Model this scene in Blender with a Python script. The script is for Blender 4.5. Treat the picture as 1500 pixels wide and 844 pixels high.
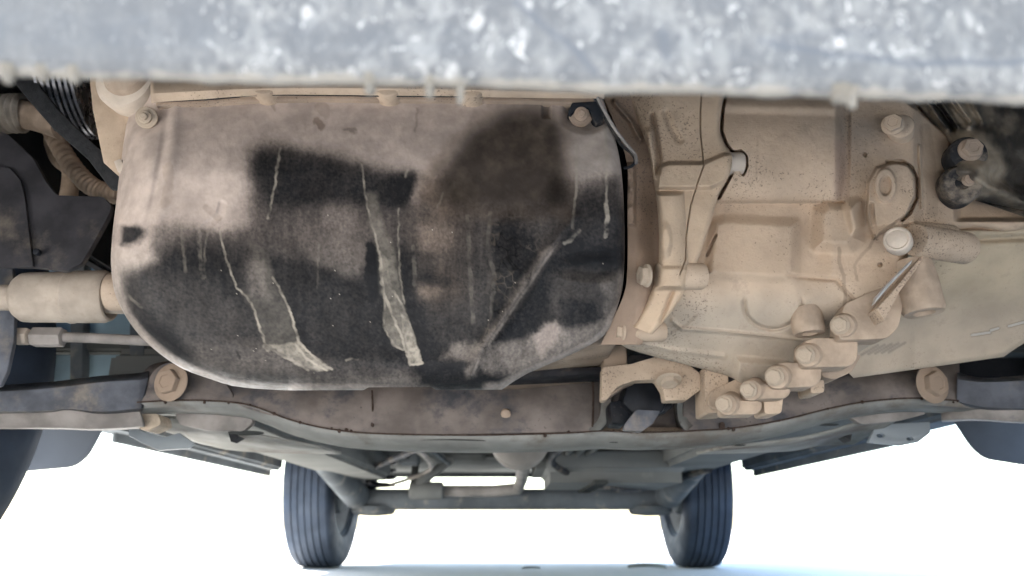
import bpy, bmesh, math, random
import numpy as np
from mathutils import Vector, Matrix
from math import radians, sin, cos, pi

for o in list(bpy.data.objects):
    bpy.data.objects.remove(o)
SC = bpy.context.scene
COL = SC.collection
rnd = random.Random(7)
NR = np.random.RandomState(11)

# ------------------------------------------------------------------ camera, light, exposure
F = 1130.0                      # focal length in photograph pixels (1500 wide)
PITCH = radians(17.4)
CH = 0.12                       # camera height above the ground
cam = bpy.data.cameras.new('camera')
cam.sensor_width = 36.0
cam.lens = 36.0 * F / 1500.0
cam.clip_start = 0.01
cam.clip_end = 2000
cam.dof.use_dof = True
cam.dof.focus_distance = 0.57
cam.dof.aperture_fstop = 9.5
camo = bpy.data.objects.new('camera', cam)
COL.objects.link(camo)
camo.location = (0, 0, CH)
camo.rotation_euler = (pi / 2 + PITCH, 0, 0)
SC.camera = camo

SUN_EL, SUN_AZ = radians(50), radians(-74)      # azimuth from +Y (the car's rear) towards +X
world = bpy.data.worlds.new('World')
SC.world = world
world.use_nodes = True
wn = world.node_tree
sky = wn.nodes.new('ShaderNodeTexSky')
sky.sky_type = 'NISHITA'
sky.sun_disc = False
sky.sun_elevation = SUN_EL
sky.sun_rotation = SUN_AZ
sky.air_density = 1.2
sky.dust_density = 1.0
bg = wn.nodes['Background']
bg.inputs['Strength'].default_value = 0.15
wn.links.new(sky.outputs[0], bg.inputs[0])
sun = bpy.data.lights.new('sun', 'SUN')
sun.energy = 5.0
sun.angle = radians(0.5)
sun.color = (1.0, 0.97, 0.92)
suno = bpy.data.objects.new('sun', sun)
COL.objects.link(suno)
sd = Vector((sin(SUN_AZ) * cos(SUN_EL), cos(SUN_AZ) * cos(SUN_EL), sin(SUN_EL)))
suno.rotation_euler = sd.to_track_quat('Z', 'Y').to_euler()
suno.location = (-3, 1, 5)

SC.render.engine = 'CYCLES'
SC.cycles.use_denoising = True
SC.cycles.max_bounces = 10
SC.cycles.diffuse_bounces = 6
SC.cycles.glossy_bounces = 3
SC.cycles.sample_clamp_indirect = 6
vs = SC.view_settings
vs.view_transform = 'Standard'
vs.look = 'None'
vs.exposure = 2.68
vs.gamma = 1.0
vs.use_curve_mapping = False

# ------------------------------------------------------------------ pixel rays -> points of the place
CP, SP = cos(PITCH), sin(PITCH)


def Wn(px, py, Y):
    """numpy: the point at depth Y (metres towards the rear of the car) seen at photograph pixel px, py"""
    dx = (np.asarray(px, float) - 750) / F
    dy = (422 - np.asarray(py, float)) / F
    t = Y / (CP - dy * SP)
    return np.stack([dx * t, np.broadcast_to(Y, np.shape(t)) + 0 * t, CH + (SP + dy * CP) * t], -1)


def W(px, py, Y):
    return Vector(Wn(px, py, Y).tolist())


def S(py, Y):
    """metres per photograph pixel at depth Y"""
    return Y / (CP - (422 - py) / F * SP) / F


# ------------------------------------------------------------------ numpy noise, masks
_T = NR.rand(256, 256)


def vnoise(x, y, ox=0):
    x = np.asarray(x, float) + ox * 17.3
    y = np.asarray(y, float) + ox * 9.1
    xi = np.floor(x).astype(int)
    yi = np.floor(y).astype(int)
    fx = x - xi
    fy = y - yi
    fx = fx * fx * (3 - 2 * fx)
    fy = fy * fy * (3 - 2 * fy)
    a = _T[xi % 256, yi % 256]
    b = _T[(xi + 1) % 256, yi % 256]
    c = _T[xi % 256, (yi + 1) % 256]
    d = _T[(xi + 1) % 256, (yi + 1) % 256]
    return (a * (1 - fx) + b * fx) * (1 - fy) + (c * (1 - fx) + d * fx) * fy


def fbm(x, y, s, o=4, seed=0):
    v = 0
    amp = 0.5
    tot = 0
    for k in range(o):
        v = v + amp * vnoise(x / s, y / s, seed + k)
        tot += amp
        amp *= 0.55
        s *= 0.5
    return v / tot


def sstep(a, b, x):
    t = np.clip((x - a) / (b - a), 0, 1)
    return t * t * (3 - 2 * t)


def seg_dist(X, Y, pts, closed=False):
    d = np.full(X.shape, 1e9)
    n = len(pts)
    for i in range(n if closed else n - 1):
        ax, ay = pts[i][:2]
        bx, by = pts[(i + 1) % n][:2]
        vx, vy = bx - ax, by - ay
        L = vx * vx + vy * vy + 1e-9
        t = np.clip(((X - ax) * vx + (Y - ay) * vy) / L, 0, 1)
        d = np.minimum(d, np.hypot(X - ax - t * vx, Y - ay - t * vy))
    return d


def poly_sd(X, Y, pts):
    """signed distance, positive inside"""
    d = seg_dist(X, Y, pts, True)
    ins = np.zeros(X.shape, bool)
    n = len(pts)
    for i in range(n):
        x1, y1 = pts[i][:2]
        x2, y2 = pts[(i + 1) % n][:2]
        c = ((y1 > Y) != (y2 > Y)) & (X < (x2 - x1) * (Y - y1) / (y2 - y1 + 1e-12) + x1)
        ins ^= c
    return np.where(ins, d, -d)


def mpoly(X, Y, pts, soft):
    return sstep(-soft, soft, poly_sd(X, Y, pts))


def mblob(X, Y, cx, cy, rx, ry, soft=0.5):
    r = np.hypot((X - cx) / rx, (Y - cy) / ry)
    return 1 - sstep(1 - soft, 1 + soft, r)


def mstroke(X, Y, pts, w, soft=1.0):
    return 1 - sstep(w, w + soft, seg_dist(X, Y, pts))


def mrect(X, Y, x0, y0, x1, y1, soft):
    return mpoly(X, Y, [(x0, y0), (x1, y0), (x1, y1), (x0, y1)], soft)


def lin(r, g, b):
    def f(c):
        c /= 255.0
        return c / 12.92 if c <= 0.04045 else ((c + 0.055) / 1.055) ** 2.4
    return np.array([f(r), f(g), f(b)])


# ------------------------------------------------------------------ materials
MATS = {}


def mat(name, base, var=0.25, scale=40.0, rough=0.85, metallic=0.0, speck=None, speck_scale=560.0, speck_th=0.635,
        dust=None, dust_amt=0.5, dust_scale=14.0, bump=0.25, bump_scale=180.0, attr=False, spec=0.3, streak=None):
    m = bpy.data.materials.new(name)
    m.use_nodes = True
    nt = m.node_tree
    N, L = nt.nodes, nt.links
    b = N['Principled BSDF']
    tc = N.new('ShaderNodeTexCoord')

    def noise(s, det=5, rg=0.55, vec=None, dist=0.0):
        n = N.new('ShaderNodeTexNoise')
        n.inputs['Scale'].default_value = s
        n.inputs['Detail'].default_value = det
        n.inputs['Roughness'].default_value = rg
        n.inputs['Distortion'].default_value = dist
        L.new(vec or tc.outputs['Object'], n.inputs['Vector'])
        return n.outputs['Fac']

    def ramp(v, a, bb, lo=0.0, hi=1.0):
        r = N.new('ShaderNodeMapRange')
        r.interpolation_type = 'SMOOTHSTEP'
        r.inputs[1].default_value = a
        r.inputs[2].default_value = bb
        r.inputs[3].default_value = lo
        r.inputs[4].default_value = hi
        L.new(v, r.inputs[0])
        return r.outputs[0]

    def mix(f, A, B, mode='MIX'):
        x = N.new('ShaderNodeMix')
        x.data_type = 'RGBA'
        x.blend_type = mode
        if isinstance(f, float):
            x.inputs['Factor'].default_value = f
        else:
            L.new(f, x.inputs['Factor'])
        for k, v in ((6, A), (7, B)):
            if hasattr(v, 'is_output'):
                L.new(v, x.inputs[k])
            else:
                x.inputs[k].default_value = (float(v[0]), float(v[1]), float(v[2]), 1)
        return x.outputs[2]

    base = np.array(base, float)
    if attr:
        a = N.new('ShaderNodeVertexColor')
        a.layer_name = 'col'
        colr = a.outputs['Color']
    else:
        colr = mix(1.0, base, (1, 1, 1), 'MULTIPLY')
    v1 = ramp(noise(scale, 6), 0.3, 0.7, 1 - var, 1 + var)
    v1c = N.new('ShaderNodeCombineColor')
    for k in range(3):
        L.new(v1, v1c.inputs[k])
    colr = mix(1.0, colr, v1c.outputs[0], 'MULTIPLY')
    if dust is not None:
        f = ramp(noise(dust_scale, 8, 0.65), 0.62 - dust_amt * 0.4, 0.78 - dust_amt * 0.3)
        colr = mix(f, colr, dust)
    if streak is not None:
        f = ramp(noise(streak[1], 8, 0.7, dist=0.6), 0.58, 0.72, 0, streak[2])
        colr = mix(f, colr, streak[0])
    if speck is not None:
        f = ramp(noise(60, 8, 0.75), 0.50, 0.72, 0, 0.42)
        colr = mix(f, colr, np.array(speck) * 2.0)
        n1 = noise(speck_scale, 3, 0.6)
        pat = ramp(noise(11.0, 4), 0.42, 0.68, -0.03, 0.12)
        ad = N.new('ShaderNodeMath')
        ad.operation = 'ADD'
        L.new(n1, ad.inputs[0])
        L.new(pat, ad.inputs[1])
        f = ramp(ad.outputs[0], speck_th + 0.02, speck_th + 0.11, 0, 0.7)
        colr = mix(f, colr, speck)
    L.new(colr, b.inputs['Base Color'])
    b.inputs['Roughness'].default_value = rough
    b.inputs['Metallic'].default_value = metallic
    b.inputs['Specular IOR Level'].default_value = spec
    rr = ramp(noise(scale * 1.7, 4), 0.3, 0.7, max(0.05, rough - 0.12), min(1, rough + 0.1))
    L.new(rr, b.inputs['Roughness'])
    if bump > 0:
        bp = N.new('ShaderNodeBump')
        bp.inputs['Strength'].default_value = bump
        bp.inputs['Distance'].default_value = 0.0014
        L.new(noise(bump_scale, 10, 0.75), bp.inputs['Height'])
        L.new(bp.outputs[0], b.inputs['Normal'])
    MATS[name] = m
    return m


TAN = (0.435, 0.332, 0.24)
M_gear = mat('dusty_cast_metal', TAN, attr=True, var=0.12, scale=30, speck=(0.13, 0.095, 0.072), bump=0.6, bump_scale=240)
M_mount = mat('dusty_black_casting', TAN, attr=True, var=0.2, scale=50, rough=0.4, bump=0.2, bump_scale=300, spec=0.25)
M_pan = mat('dusty_black_pan', TAN, attr=True, var=0.16, scale=60, rough=0.45, bump=0.16, bump_scale=300, spec=0.07)
M_tan = mat('dust_tan', TAN, var=0.16, scale=26, speck=(0.11, 0.08, 0.06), bump=0.35)
M_tan2 = mat('dust_tan_brown', (0.33, 0.25, 0.185), var=0.2, scale=30, speck=(0.09, 0.065, 0.05), bump=0.4, dust=(0.42, 0.33, 0.25), dust_amt=0.3)
M_pale = mat('dust_pale', (0.50, 0.42, 0.34), var=0.14, scale=50, rough=0.8, bump=0.35, bump_scale=300)
M_bolt = mat('dusty_bolt', (0.45, 0.36, 0.27), var=0.2, scale=90, rough=0.8, bump=0.6, bump_scale=500, streak=((0.14, 0.095, 0.065), 150, 0.8))
M_rust = mat('dusty_rusty_bolt', (0.33, 0.245, 0.18), var=0.25, scale=90, rough=0.8, bump=0.5, bump_scale=400, streak=((0.16, 0.09, 0.05), 70, 0.7))
M_black = mat('dusty_black_plastic', (0.022, 0.024, 0.028), var=0.3, scale=40, rough=0.6, dust=(0.17, 0.14, 0.11), dust_amt=0.25, bump=0.2, spec=0.08)
M_blackclean = mat('black_plastic', (0.012, 0.013, 0.016), var=0.3, scale=60, rough=0.45, dust=(0.07, 0.065, 0.06), dust_amt=0.1, bump=0.15, spec=0.12)
M_shield = mat('grey_black_shield', (0.030, 0.0285, 0.031), var=0.3, scale=30, rough=0.7, dust=(0.10, 0.085, 0.07), dust_amt=0.3, bump=0.3, spec=0.08)
M_castblack = mat('dusty_black_cast', (0.03, 0.03, 0.032), var=0.3, scale=40, rough=0.55, dust=(0.26, 0.21, 0.16), dust_amt=0.38, dust_scale=30, bump=0.4, spec=0.08)
M_belt = mat('belt_rubber', (0.020, 0.0205, 0.022), var=0.25, scale=120, rough=0.85, bump=0.6, bump_scale=600)
M_hose = mat('dusty_hose', (0.40, 0.30, 0.22), var=0.25, scale=60, bump=0.4)
M_convol = mat('grey_convoluted_hose', (0.33, 0.285, 0.235), var=0.25, scale=60, bump=0.4)
M_steel = mat('subframe_steel', (0.165, 0.138, 0.122), var=0.3, scale=22, rough=0.7, spec=0.1, dust=(0.062, 0.064, 0.073), dust_amt=0.36, dust_scale=15, speck=(0.04, 0.035, 0.035), speck_th=0.70, speck_scale=200, bump=0.3)
M_flange = mat('subframe_flange', (0.225, 0.222, 0.205), var=0.2, scale=16, rough=0.7, spec=0.1, dust=(0.15, 0.13, 0.11), dust_amt=0.36, dust_scale=12, speck=(0.1, 0.09, 0.08), speck_th=0.74, speck_scale=150, bump=0.2)
M_arm = mat('control_arm_steel', (0.085, 0.09, 0.105), var=0.35, scale=35, rough=0.6, dust=(0.24, 0.2, 0.16), dust_amt=0.28, bump=0.5, bump_scale=150)
M_armlow = mat('control_arm_dusty', (0.24, 0.215, 0.195), var=0.3, scale=30, rough=0.7, streak=((0.10, 0.10, 0.12), 25, 0.7), bump=0.4)
M_floor = mat('underbody_paint', (0.078, 0.080, 0.076), var=0.2, scale=7, rough=0.65, streak=((0.13, 0.13, 0.12), 6, 0.6), bump=0.15, bump_scale=60, spec=0.0)
M_rail = mat('underbody_rail', (0.158, 0.160, 0.152), var=0.12, scale=6, rough=0.6, streak=((0.28, 0.27, 0.24), 5, 0.5), bump=0.1, bump_scale=60, spec=0.0)
M_darkfloor = mat('underbody_dark', (0.05, 0.052, 0.05), var=0.25, scale=8, rough=0.7, bump=0.2, bump_scale=60, spec=0.0)
M_beam = mat('axle_paint', (0.11, 0.12, 0.128), var=0.2, scale=9, rough=0.6, dust=(0.25, 0.23, 0.2), dust_amt=0.2, bump=0.2, spec=0.0)
M_exh = mat('exhaust_metal', (0.24, 0.22, 0.20), var=0.2, scale=14, rough=0.7, bump=0.2, spec=0.1)
M_tyre = mat('tyre_rubber', (0.026, 0.036, 0.055), var=0.2, scale=14, rough=0.8, bump=0.2)  # blue tint of sky and lens flare is put into the rubber colour
M_rim = mat('rim_metal', (0.45, 0.47, 0.5), var=0.15, scale=10, rough=0.5, metallic=0.3, bump=0.1)
M_body = mat('body_paint', (0.40, 0.46, 0.53), var=0.05, scale=3, rough=0.35, bump=0.0, spec=0.5)
M_bluepanel = mat('inner_fender', (0.24, 0.33, 0.38), var=0.2, scale=12, rough=0.7, bump=0.2)
M_pulley = mat('pulley_metal', (0.10, 0.10, 0.11), var=0.2, scale=60, rough=0.3, metallic=0.5, bump=0.1)
M_rust_gap = mat('dark_rust_gap', (0.06, 0.042, 0.034), var=0.3, scale=200, rough=0.95, bump=0.4, spec=0.05)  # for rust scabs, and for the shade in gaps and slots
M_flap = mat('mud_flap_rubber', (0.06, 0.067, 0.08), var=0.15, scale=8, rough=0.8, bump=0.2, spec=0.1)
M_joint = mat('dusty_joint', (0.35, 0.295, 0.24), var=0.18, scale=40, rough=0.85, streak=((0.17, 0.13, 0.10), 26, 0.5), speck=(0.1, 0.08, 0.06), bump=0.4)
M_lug = mat('dusty_lug', (0.37, 0.283, 0.208), var=0.2, scale=60, rough=0.9, streak=((0.24, 0.175, 0.125), 40, 0.5), bump=0.5, bump_scale=300)
M_dark = mat('engine_bay_dark', (0.018, 0.018, 0.02), var=0.3, scale=12, rough=0.9, bump=0.2)
M_silver = mat('bare_metal', (0.50, 0.50, 0.49), var=0.1, scale=60, rough=0.4, metallic=0.5, bump=0.1)
M_wplate = mat('pale_bracket', (0.26, 0.285, 0.30), var=0.1, scale=10, rough=0.5, bump=0.1)
M_leaf = mat('dry_leaf', (0.20, 0.215, 0.20), var=0.3, scale=40, rough=0.9, bump=0.1)


LIP_Z, LIP_SLOPE = 0.2244, 0.030


def bumper_material():
    m = bpy.data.materials.new('dirty_silver_bumper')
    m.use_nodes = True
    nt = m.node_tree
    N, L = nt.nodes, nt.links
    b = N['Principled BSDF']
    tc = N.new('ShaderNodeTexCoord')
    mp = N.new('ShaderNodeMapping')
    mp.inputs['Scale'].default_value = (1, 1, 0.75)
    L.new(tc.outputs['Object'], mp.inputs[0])

    def noise(s, d=5, r=0.6, dist=0.0):
        n = N.new('ShaderNodeTexNoise')
        n.inputs['Scale'].default_value = s
        n.inputs['Detail'].default_value = d
        n.inputs['Roughness'].default_value = r
        n.inputs['Distortion'].default_value = dist
        L.new(mp.outputs[0], n.inputs['Vector'])
        return n.outputs['Fac']

    def ramp(v, a, bb, lo=0.0, hi=1.0):
        r = N.new('ShaderNodeMapRange')
        r.interpolation_type = 'SMOOTHSTEP'
        for k, q in zip((1, 2, 3, 4), (a, bb, lo, hi)):
            r.inputs[k].default_value = q
        L.new(v, r.inputs[0])
        return r.outputs[0]

    def mix(f, A, B):
        x = N.new('ShaderNodeMix')
        x.data_type = 'RGBA'
        L.new(f, x.inputs['Factor'])
        for k, v in ((6, A), (7, B)):
            if hasattr(v, 'is_output'):
                L.new(v, x.inputs[k])
            else:
                x.inputs[k].default_value = (*v, 1)
        return x.outputs[2]

    va = N.new('ShaderNodeVertexColor')
    va.layer_name = 'col'
    vsep = N.new('ShaderNodeSeparateColor')
    L.new(va.outputs['Color'], vsep.inputs[0])
    inv = N.new('ShaderNodeMath')
    inv.operation = 'MULTIPLY_ADD'
    L.new(vsep.outputs[1], inv.inputs[0])
    inv.inputs[1].default_value = -0.75
    inv.inputs[2].default_value = 1.0

    def times(A, B):
        q = N.new('ShaderNodeMath')
        q.operation = 'MULTIPLY'
        L.new(A, q.inputs[0])
        L.new(B, q.inputs[1])
        return q.outputs[0]

    keep = inv.outputs[0]
    c = mix(times(ramp(noise(170, 6, 0.7, 0.6), 0.40, 0.64), keep), (0.056, 0.057, 0.060), (0.128, 0.125, 0.120))
    c = mix(ramp(noise(75, 5, 0.65, 0.4), 0.42, 0.60, 0, 0.75), c, (0.054, 0.056, 0.060))
    c = mix(times(ramp(noise(115, 5, 0.65, 0.5), 0.52, 0.66, 0, 0.6), keep), c, (0.165, 0.162, 0.156))
    c = mix(times(ramp(noise(270, 4, 0.65, 1.4), 0.57, 0.68, 0, 0.9), keep), c, (0.30, 0.29, 0.275))
    wn_ = N.new('ShaderNodeTexNoise')
    wn_.inputs['Scale'].default_value = 220
    L.new(mp.outputs[0], wn_.inputs['Vector'])
    wmix = N.new('ShaderNodeMix')
    wmix.data_type = 'VECTOR'
    wmix.inputs['Factor'].default_value = 0.005
    L.new(mp.outputs[0], wmix.inputs[4])
    L.new(wn_.outputs['Color'], wmix.inputs[5])
    vo = N.new('ShaderNodeTexVoronoi')
    vo.inputs['Scale'].default_value = 170
    L.new(wmix.outputs[1], vo.inputs['Vector'])
    sep = N.new('ShaderNodeSeparateColor')
    L.new(vo.outputs['Color'], sep.inputs[0])
    pick = ramp(sep.outputs[0], 0.80, 0.98)
    c = mix(times(times(pick, ramp(vo.outputs['Distance'], 0.34, 0.12)), keep), c, (0.23, 0.222, 0.21))
    c = mix(vsep.outputs[0], c, (0.045, 0.05, 0.06))
    sx = N.new('ShaderNodeSeparateXYZ')
    L.new(tc.outputs['Object'], sx.inputs[0])
    hx = N.new('ShaderNodeMath')        # height above the sloping lip
    hx.operation = 'MULTIPLY_ADD'
    L.new(sx.outputs[0], hx.inputs[0])
    hx.inputs[1].default_value = LIP_SLOPE
    L.new(sx.outputs[2], hx.inputs[2])
    nz = N.new('ShaderNodeMath')
    nz.operation = 'MULTIPLY_ADD'
    L.new(noise(120, 4), nz.inputs[0])
    nz.inputs[1].default_value = 0.0050
    L.new(hx.outputs[0], nz.inputs[2])
    c = mix(ramp(nz.outputs[0], LIP_Z + 0.0028, LIP_Z + 0.0012), c, (0.17, 0.153, 0.128))
    L.new(c, b.inputs['Base Color'])
    b.inputs['Roughness'].default_value = 0.6
    bp = N.new('ShaderNodeBump')
    bp.inputs['Strength'].default_value = 0.4
    bp.inputs['Distance'].default_value = 0.001
    L.new(noise(260, 5), bp.inputs['Height'])
    L.new(bp.outputs[0], b.inputs['Normal'])
    return m


M_bumper = bumper_material()
M_mud = mat('dried_mud', (0.13, 0.115, 0.095), var=0.15, scale=200, rough=0.9, bump=0.4, bump_scale=500)


def ground_material():
    m = mat('pale_concrete_ground', (0.77, 0.738, 0.685), var=0.06, scale=1.2, rough=0.95, bump=0.3, bump_scale=40)
    return m


M_ground = ground_material()

# ------------------------------------------------------------------ object helpers
CAR = bpy.data.objects.new('car', None)
CAR.location = (0, 1.7, 0)
COL.objects.link(CAR)
bpy.context.view_layer.update()
CAR['label'] = 'dusty silver car seen from below, behind its dirty front bumper, with a blackened oil pan'
CAR['category'] = 'car'
PINV = {}


def link(o, parent):
    COL.objects.link(o)
    if parent is not None:
        o.parent = parent
        if parent is CAR:
            o.matrix_parent_inverse = Matrix.Translation((0, -1.7, 0))
    return o


def obj(name, me, m, parent=CAR, label=None, smooth=35):
    if isinstance(me, bmesh.types.BMesh):
        bm = me
        me = bpy.data.meshes.new(name)
        bmesh.ops.recalc_face_normals(bm, faces=bm.faces)
        bm.to_mesh(me)
        bm.free()
    if m is not None:
        me.materials.append(m)
    if smooth is not None and len(me.polygons):
        me.polygons.foreach_set('use_smooth', [True] * len(me.polygons))
        me.set_sharp_from_angle(angle=radians(smooth))
    o = bpy.data.objects.new(name, me)
    link(o, parent)
    if label:
        o['label'] = label
    return o


def grid_mesh(name, P, cols=None, skirt=None, shrink=0.0):
    """P: (ny, nx, 3) points. skirt: metres the rim is carried back along +Y"""
    ny, nx = P.shape[:2]
    V = P.reshape(-1, 3)
    idx = np.arange(ny * nx).reshape(ny, nx)
    q = np.stack([idx[:-1, :-1], idx[1:, :-1], idx[1:, 1:], idx[:-1, 1:]], -1).reshape(-1, 4)
    C = None if cols is None else cols.reshape(-1, 3)
    if skirt:
        loop = np.concatenate([idx[0, :-1], idx[:-1, -1], idx[-1, :0:-1], idx[:0:-1, 0]])
        # the side wall runs back along the line of sight and tapers inwards (casting draft)
        c0 = np.array([0, 0, CH])
        rim = V[loop] - c0
        ym = V[:, 1].max() + skirt
        rim = rim * (ym / rim[:, 1])[:, None]
        c = (V.mean(0) - c0)
        c = c * ym / c[1]
        rim = c0 + rim + (c - rim) * shrink * np.array([1, 0, 1])
        base = len(V)
        V = np.concatenate([V, rim])
        n = len(loop)
        a = loop
        b = np.roll(loop, -1)
        c2 = base + (np.arange(n) + 1) % n
        d = base + np.arange(n)
        q = np.concatenate([q, np.stack([a, b, c2, d], -1)])
        if C is not None:
            C = np.concatenate([C, C[loop]])
    me = bpy.data.meshes.new(name)
    me.vertices.add(len(V))
    me.vertices.foreach_set('co', V.ravel())
    me.loops.add(len(q) * 4)
    me.loops.foreach_set('vertex_index', q.ravel().astype(np.int32))
    me.polygons.add(len(q))
    me.polygons.foreach_set('loop_start', (np.arange(len(q)) * 4).astype(np.int32))
    me.update()
    me.validate()
    if C is not None:
        at = me.color_attributes.new('col', 'FLOAT_COLOR', 'POINT')
        at.data.foreach_set('color', np.concatenate([C, np.ones((len(C), 1))], 1).ravel())
    return me


def smooth_line(pts, n, by='y'):
    """resample a polyline (list of px) at n samples, Catmull-Rom"""
    p = np.array(pts, float)
    seg = np.hypot(*(p[1:] - p[:-1])[:, :2].T)
    s = np.concatenate([[0], np.cumsum(seg)])
    out = []
    for u in np.linspace(0, s[-1], n):
        i = min(np.searchsorted(s, u, 'right') - 1, len(p) - 2)
        t = (u - s[i]) / max(seg[i], 1e-9)
        p0 = p[max(i - 1, 0)]
        p1, p2 = p[i], p[i + 1]
        p3 = p[min(i + 2, len(p) - 1)]
        out.append(0.5 * ((2 * p1) + (p2 - p0) * t + (2 * p0 - 5 * p1 + 4 * p2 - p3) * t * t + (3 * p1 - p0 - 3 * p2 + p3) * t ** 3))
    return np.array(out)


def span(left, right, nx, ny, smooth=True):
    """grid of photograph pixels between a left and a right curve"""
    if smooth:
        L, R = smooth_line(left, ny), smooth_line(right, ny)
    else:
        L = np.array([[np.interp(u, np.linspace(0, 1, len(left)), [p[k] for p in left]) for k in (0, 1)] for u in np.linspace(0, 1, ny)])
        R = np.array([[np.interp(u, np.linspace(0, 1, len(right)), [p[k] for p in right]) for k in (0, 1)] for u in np.linspace(0, 1, ny)])
    u = np.linspace(0, 1, nx)[None, :, None]
    G = L[:, None, :] * (1 - u) + R[:, None, :] * u
    rim = np.concatenate([L, R[::-1]])
    return G[..., 0], G[..., 1], rim


def slab(name, pts3, ext, m, parent=CAR, bevel=0.002, holes=(), label=None, seg=2, smooth=40):
    """a plate: outline of 3-D points, carried along ext, edges rounded"""
    bm = bmesh.new()
    edges = []
    for lp in [pts3] + list(holes):
        vsx = [bm.verts.new(p) for p in lp]
        edges += [bm.edges.new((vsx[i], vsx[(i + 1) % len(vsx)])) for i in range(len(vsx))]
    bmesh.ops.triangle_fill(bm, edges=edges, use_beauty=True, use_dissolve=True)
    r = bmesh.ops.extrude_face_region(bm, geom=list(bm.faces))
    bmesh.ops.translate(bm, vec=ext, verts=[v for v in r['geom'] if isinstance(v, bmesh.types.BMVert)])
    bmesh.ops.recalc_face_normals(bm, faces=bm.faces)
    if bevel > 0:
        es = [e for e in bm.edges if len(e.link_faces) == 2 and e.calc_face_angle(0) > 0.5]
        try:
            bmesh.ops.bevel(bm, geom=es, offset=bevel, segments=seg, profile=0.6, affect='EDGES', clamp_overlap=True)
        except Exception:
            pass
    return obj(name, bm, m, parent, label, smooth)


def pslab(name, px, Y, thick, m, parent=CAR, bevel=0.002, holes=(), label=None, round_=None, dirv=(0, 1, 0), **k):
    """slab from a pixel outline at depth Y (number or per-point third value)"""
    def conv(lp):
        return [W(p[0], p[1], p[2] if len(p) > 2 else Y) for p in lp]
    if round_:
        px = rounded(px, round_)
    return slab(name, conv(px), Vector(dirv) * thick, m, parent, bevel, [conv(h) for h in holes], label, **k)


def rounded(pts, r, n=4):
    out = []
    N_ = len(pts)
    for i in range(N_):
        p0, p1, p2 = (Vector(pts[i - 1][:2]), Vector(pts[i][:2]), Vector(pts[(i + 1) % N_][:2]))
        a = (p0 - p1)
        b = (p2 - p1)
        rr = min(r, a.length * 0.45, b.length * 0.45)
        A = p1 + a.normalized() * rr
        B = p1 + b.normalized() * rr
        for k in range(n + 1):
            t = k / n
            q = A * (1 - t) ** 2 + p1 * 2 * t * (1 - t) + B * t * t
            out.append((q.x, q.y) + tuple(pts[i][2:3]))
    return out


def frame_from(d):
    d = Vector(d).normalized()
    return d.to_track_quat('Z', 'Y').to_matrix().to_4x4()


def lathe_bm(prof, n=32, bm=None, M=None, capped=True):
    """profile [(r, z)...] turned about Z"""
    bm = bm or bmesh.new()
    rings = []
    for r, z in prof:
        ring = [bm.verts.new((M or Matrix()) @ Vector((r * cos(2 * pi * k / n), r * sin(2 * pi * k / n), z))) for k in range(n)]
        rings.append(ring)
    for a, b in zip(rings, rings[1:]):
        for k in range(n):
            bm.faces.new((a[k], a[(k + 1) % n], b[(k + 1) % n], b[k]))
    if capped:
        for ring, fl in ((rings[0], True), (rings[-1], False)):
            if prof[0 if fl else -1][0] > 1e-6:
                bm.faces.new(ring[::-1] if fl else ring)
    return bm


def rprof(r, z0, z1, b):
    """bevelled cylinder profile"""
    return [(r - b, z0), (r - b * 0.3, z0 + b * 0.3), (r, z0 + b), (r, z1 - b), (r - b * 0.3, z1 - b * 0.3), (r - b, z1)]


def lathe(name, prof, c, axis, m, parent=CAR, n=32, label=None, smooth=35):
    bm = lathe_bm(prof, n, M=Matrix.Translation(c) @ frame_from(axis))
    return obj(name, bm, m, parent, label, smooth)


BOLT_MESH = {}


def bolt_mesh(kind):
    """flanged hex bolt of unit radius: head towards +Z"""
    if kind in BOLT_MESH:
        return BOLT_MESH[kind]
    bm = bmesh.new()
    if kind == 'stud':       # nut on a stud
        lathe_bm([(0.0, -0.6), (1.55, -0.6), (1.7, -0.45), (1.7, -0.1), (1.55, 0.05), (0.9, 0.1)], 28, bm, capped=False)
        lathe_bm([(0.9, 0.05), (1.0, 0.12), (1.0, 0.75), (0.9, 0.85), (0.55, 0.87), (0.55, 1.5), (0.42, 1.65), (0.0, 1.66)], 18, bm, capped=False)
    else:
        w = {'flange': 1.32, 'washer': 1.7}.get(kind, 1.5)
        zb = -0.12 if kind == 'washer' else -0.4
        lathe_bm([(0.9, zb), (w - 0.1, zb), (w, zb + 0.08), (w, 0.0), (w - 0.12, 0.14), (1.0, 0.3)], 30, bm, capped=False)
        M = Matrix.Identity(4)
        b = 0.12
        rings = []
        for r, z in [(1.02, 0.0), (1.02, 0.92), (0.96, 1.06), (0.60, 1.10), (0.54, 1.00), (0.0001, 0.98)]:
            if r > 0.95:
                rings.append([bm.verts.new((r * 1.12 * cos(2 * pi * k / 6), r * 1.12 * sin(2 * pi * k / 6), z)) for k in range(6)])
            else:
                rings.append([bm.verts.new((r * 1.05 * cos(2 * pi * k / 6), r * 1.05 * sin(2 * pi * k / 6), z)) for k in range(6)])
        for a, c in zip(rings, rings[1:]):
            for k in range(6):
                bm.faces.new((a[k], a[(k + 1) % 6], c[(k + 1) % 6], c[k]))
        hexedges = [e for e in bm.edges if all(v in [x for rg in rings[:3] for x in rg] for v in e.verts)]
        bmesh.ops.bevel(bm, geom=hexedges, offset=0.04, segments=2, affect='EDGES', clamp_overlap=True)
    bmesh.ops.recalc_face_normals(bm, faces=bm.faces)
    me = bpy.data.meshes.new('bolt_' + kind)
    bm.to_mesh(me)
    bm.free()
    me.polygons.foreach_set('use_smooth', [True] * len(me.polygons))
    me.set_sharp_from_angle(angle=radians(40))
    BOLT_MESH[kind] = me
    return me


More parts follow.
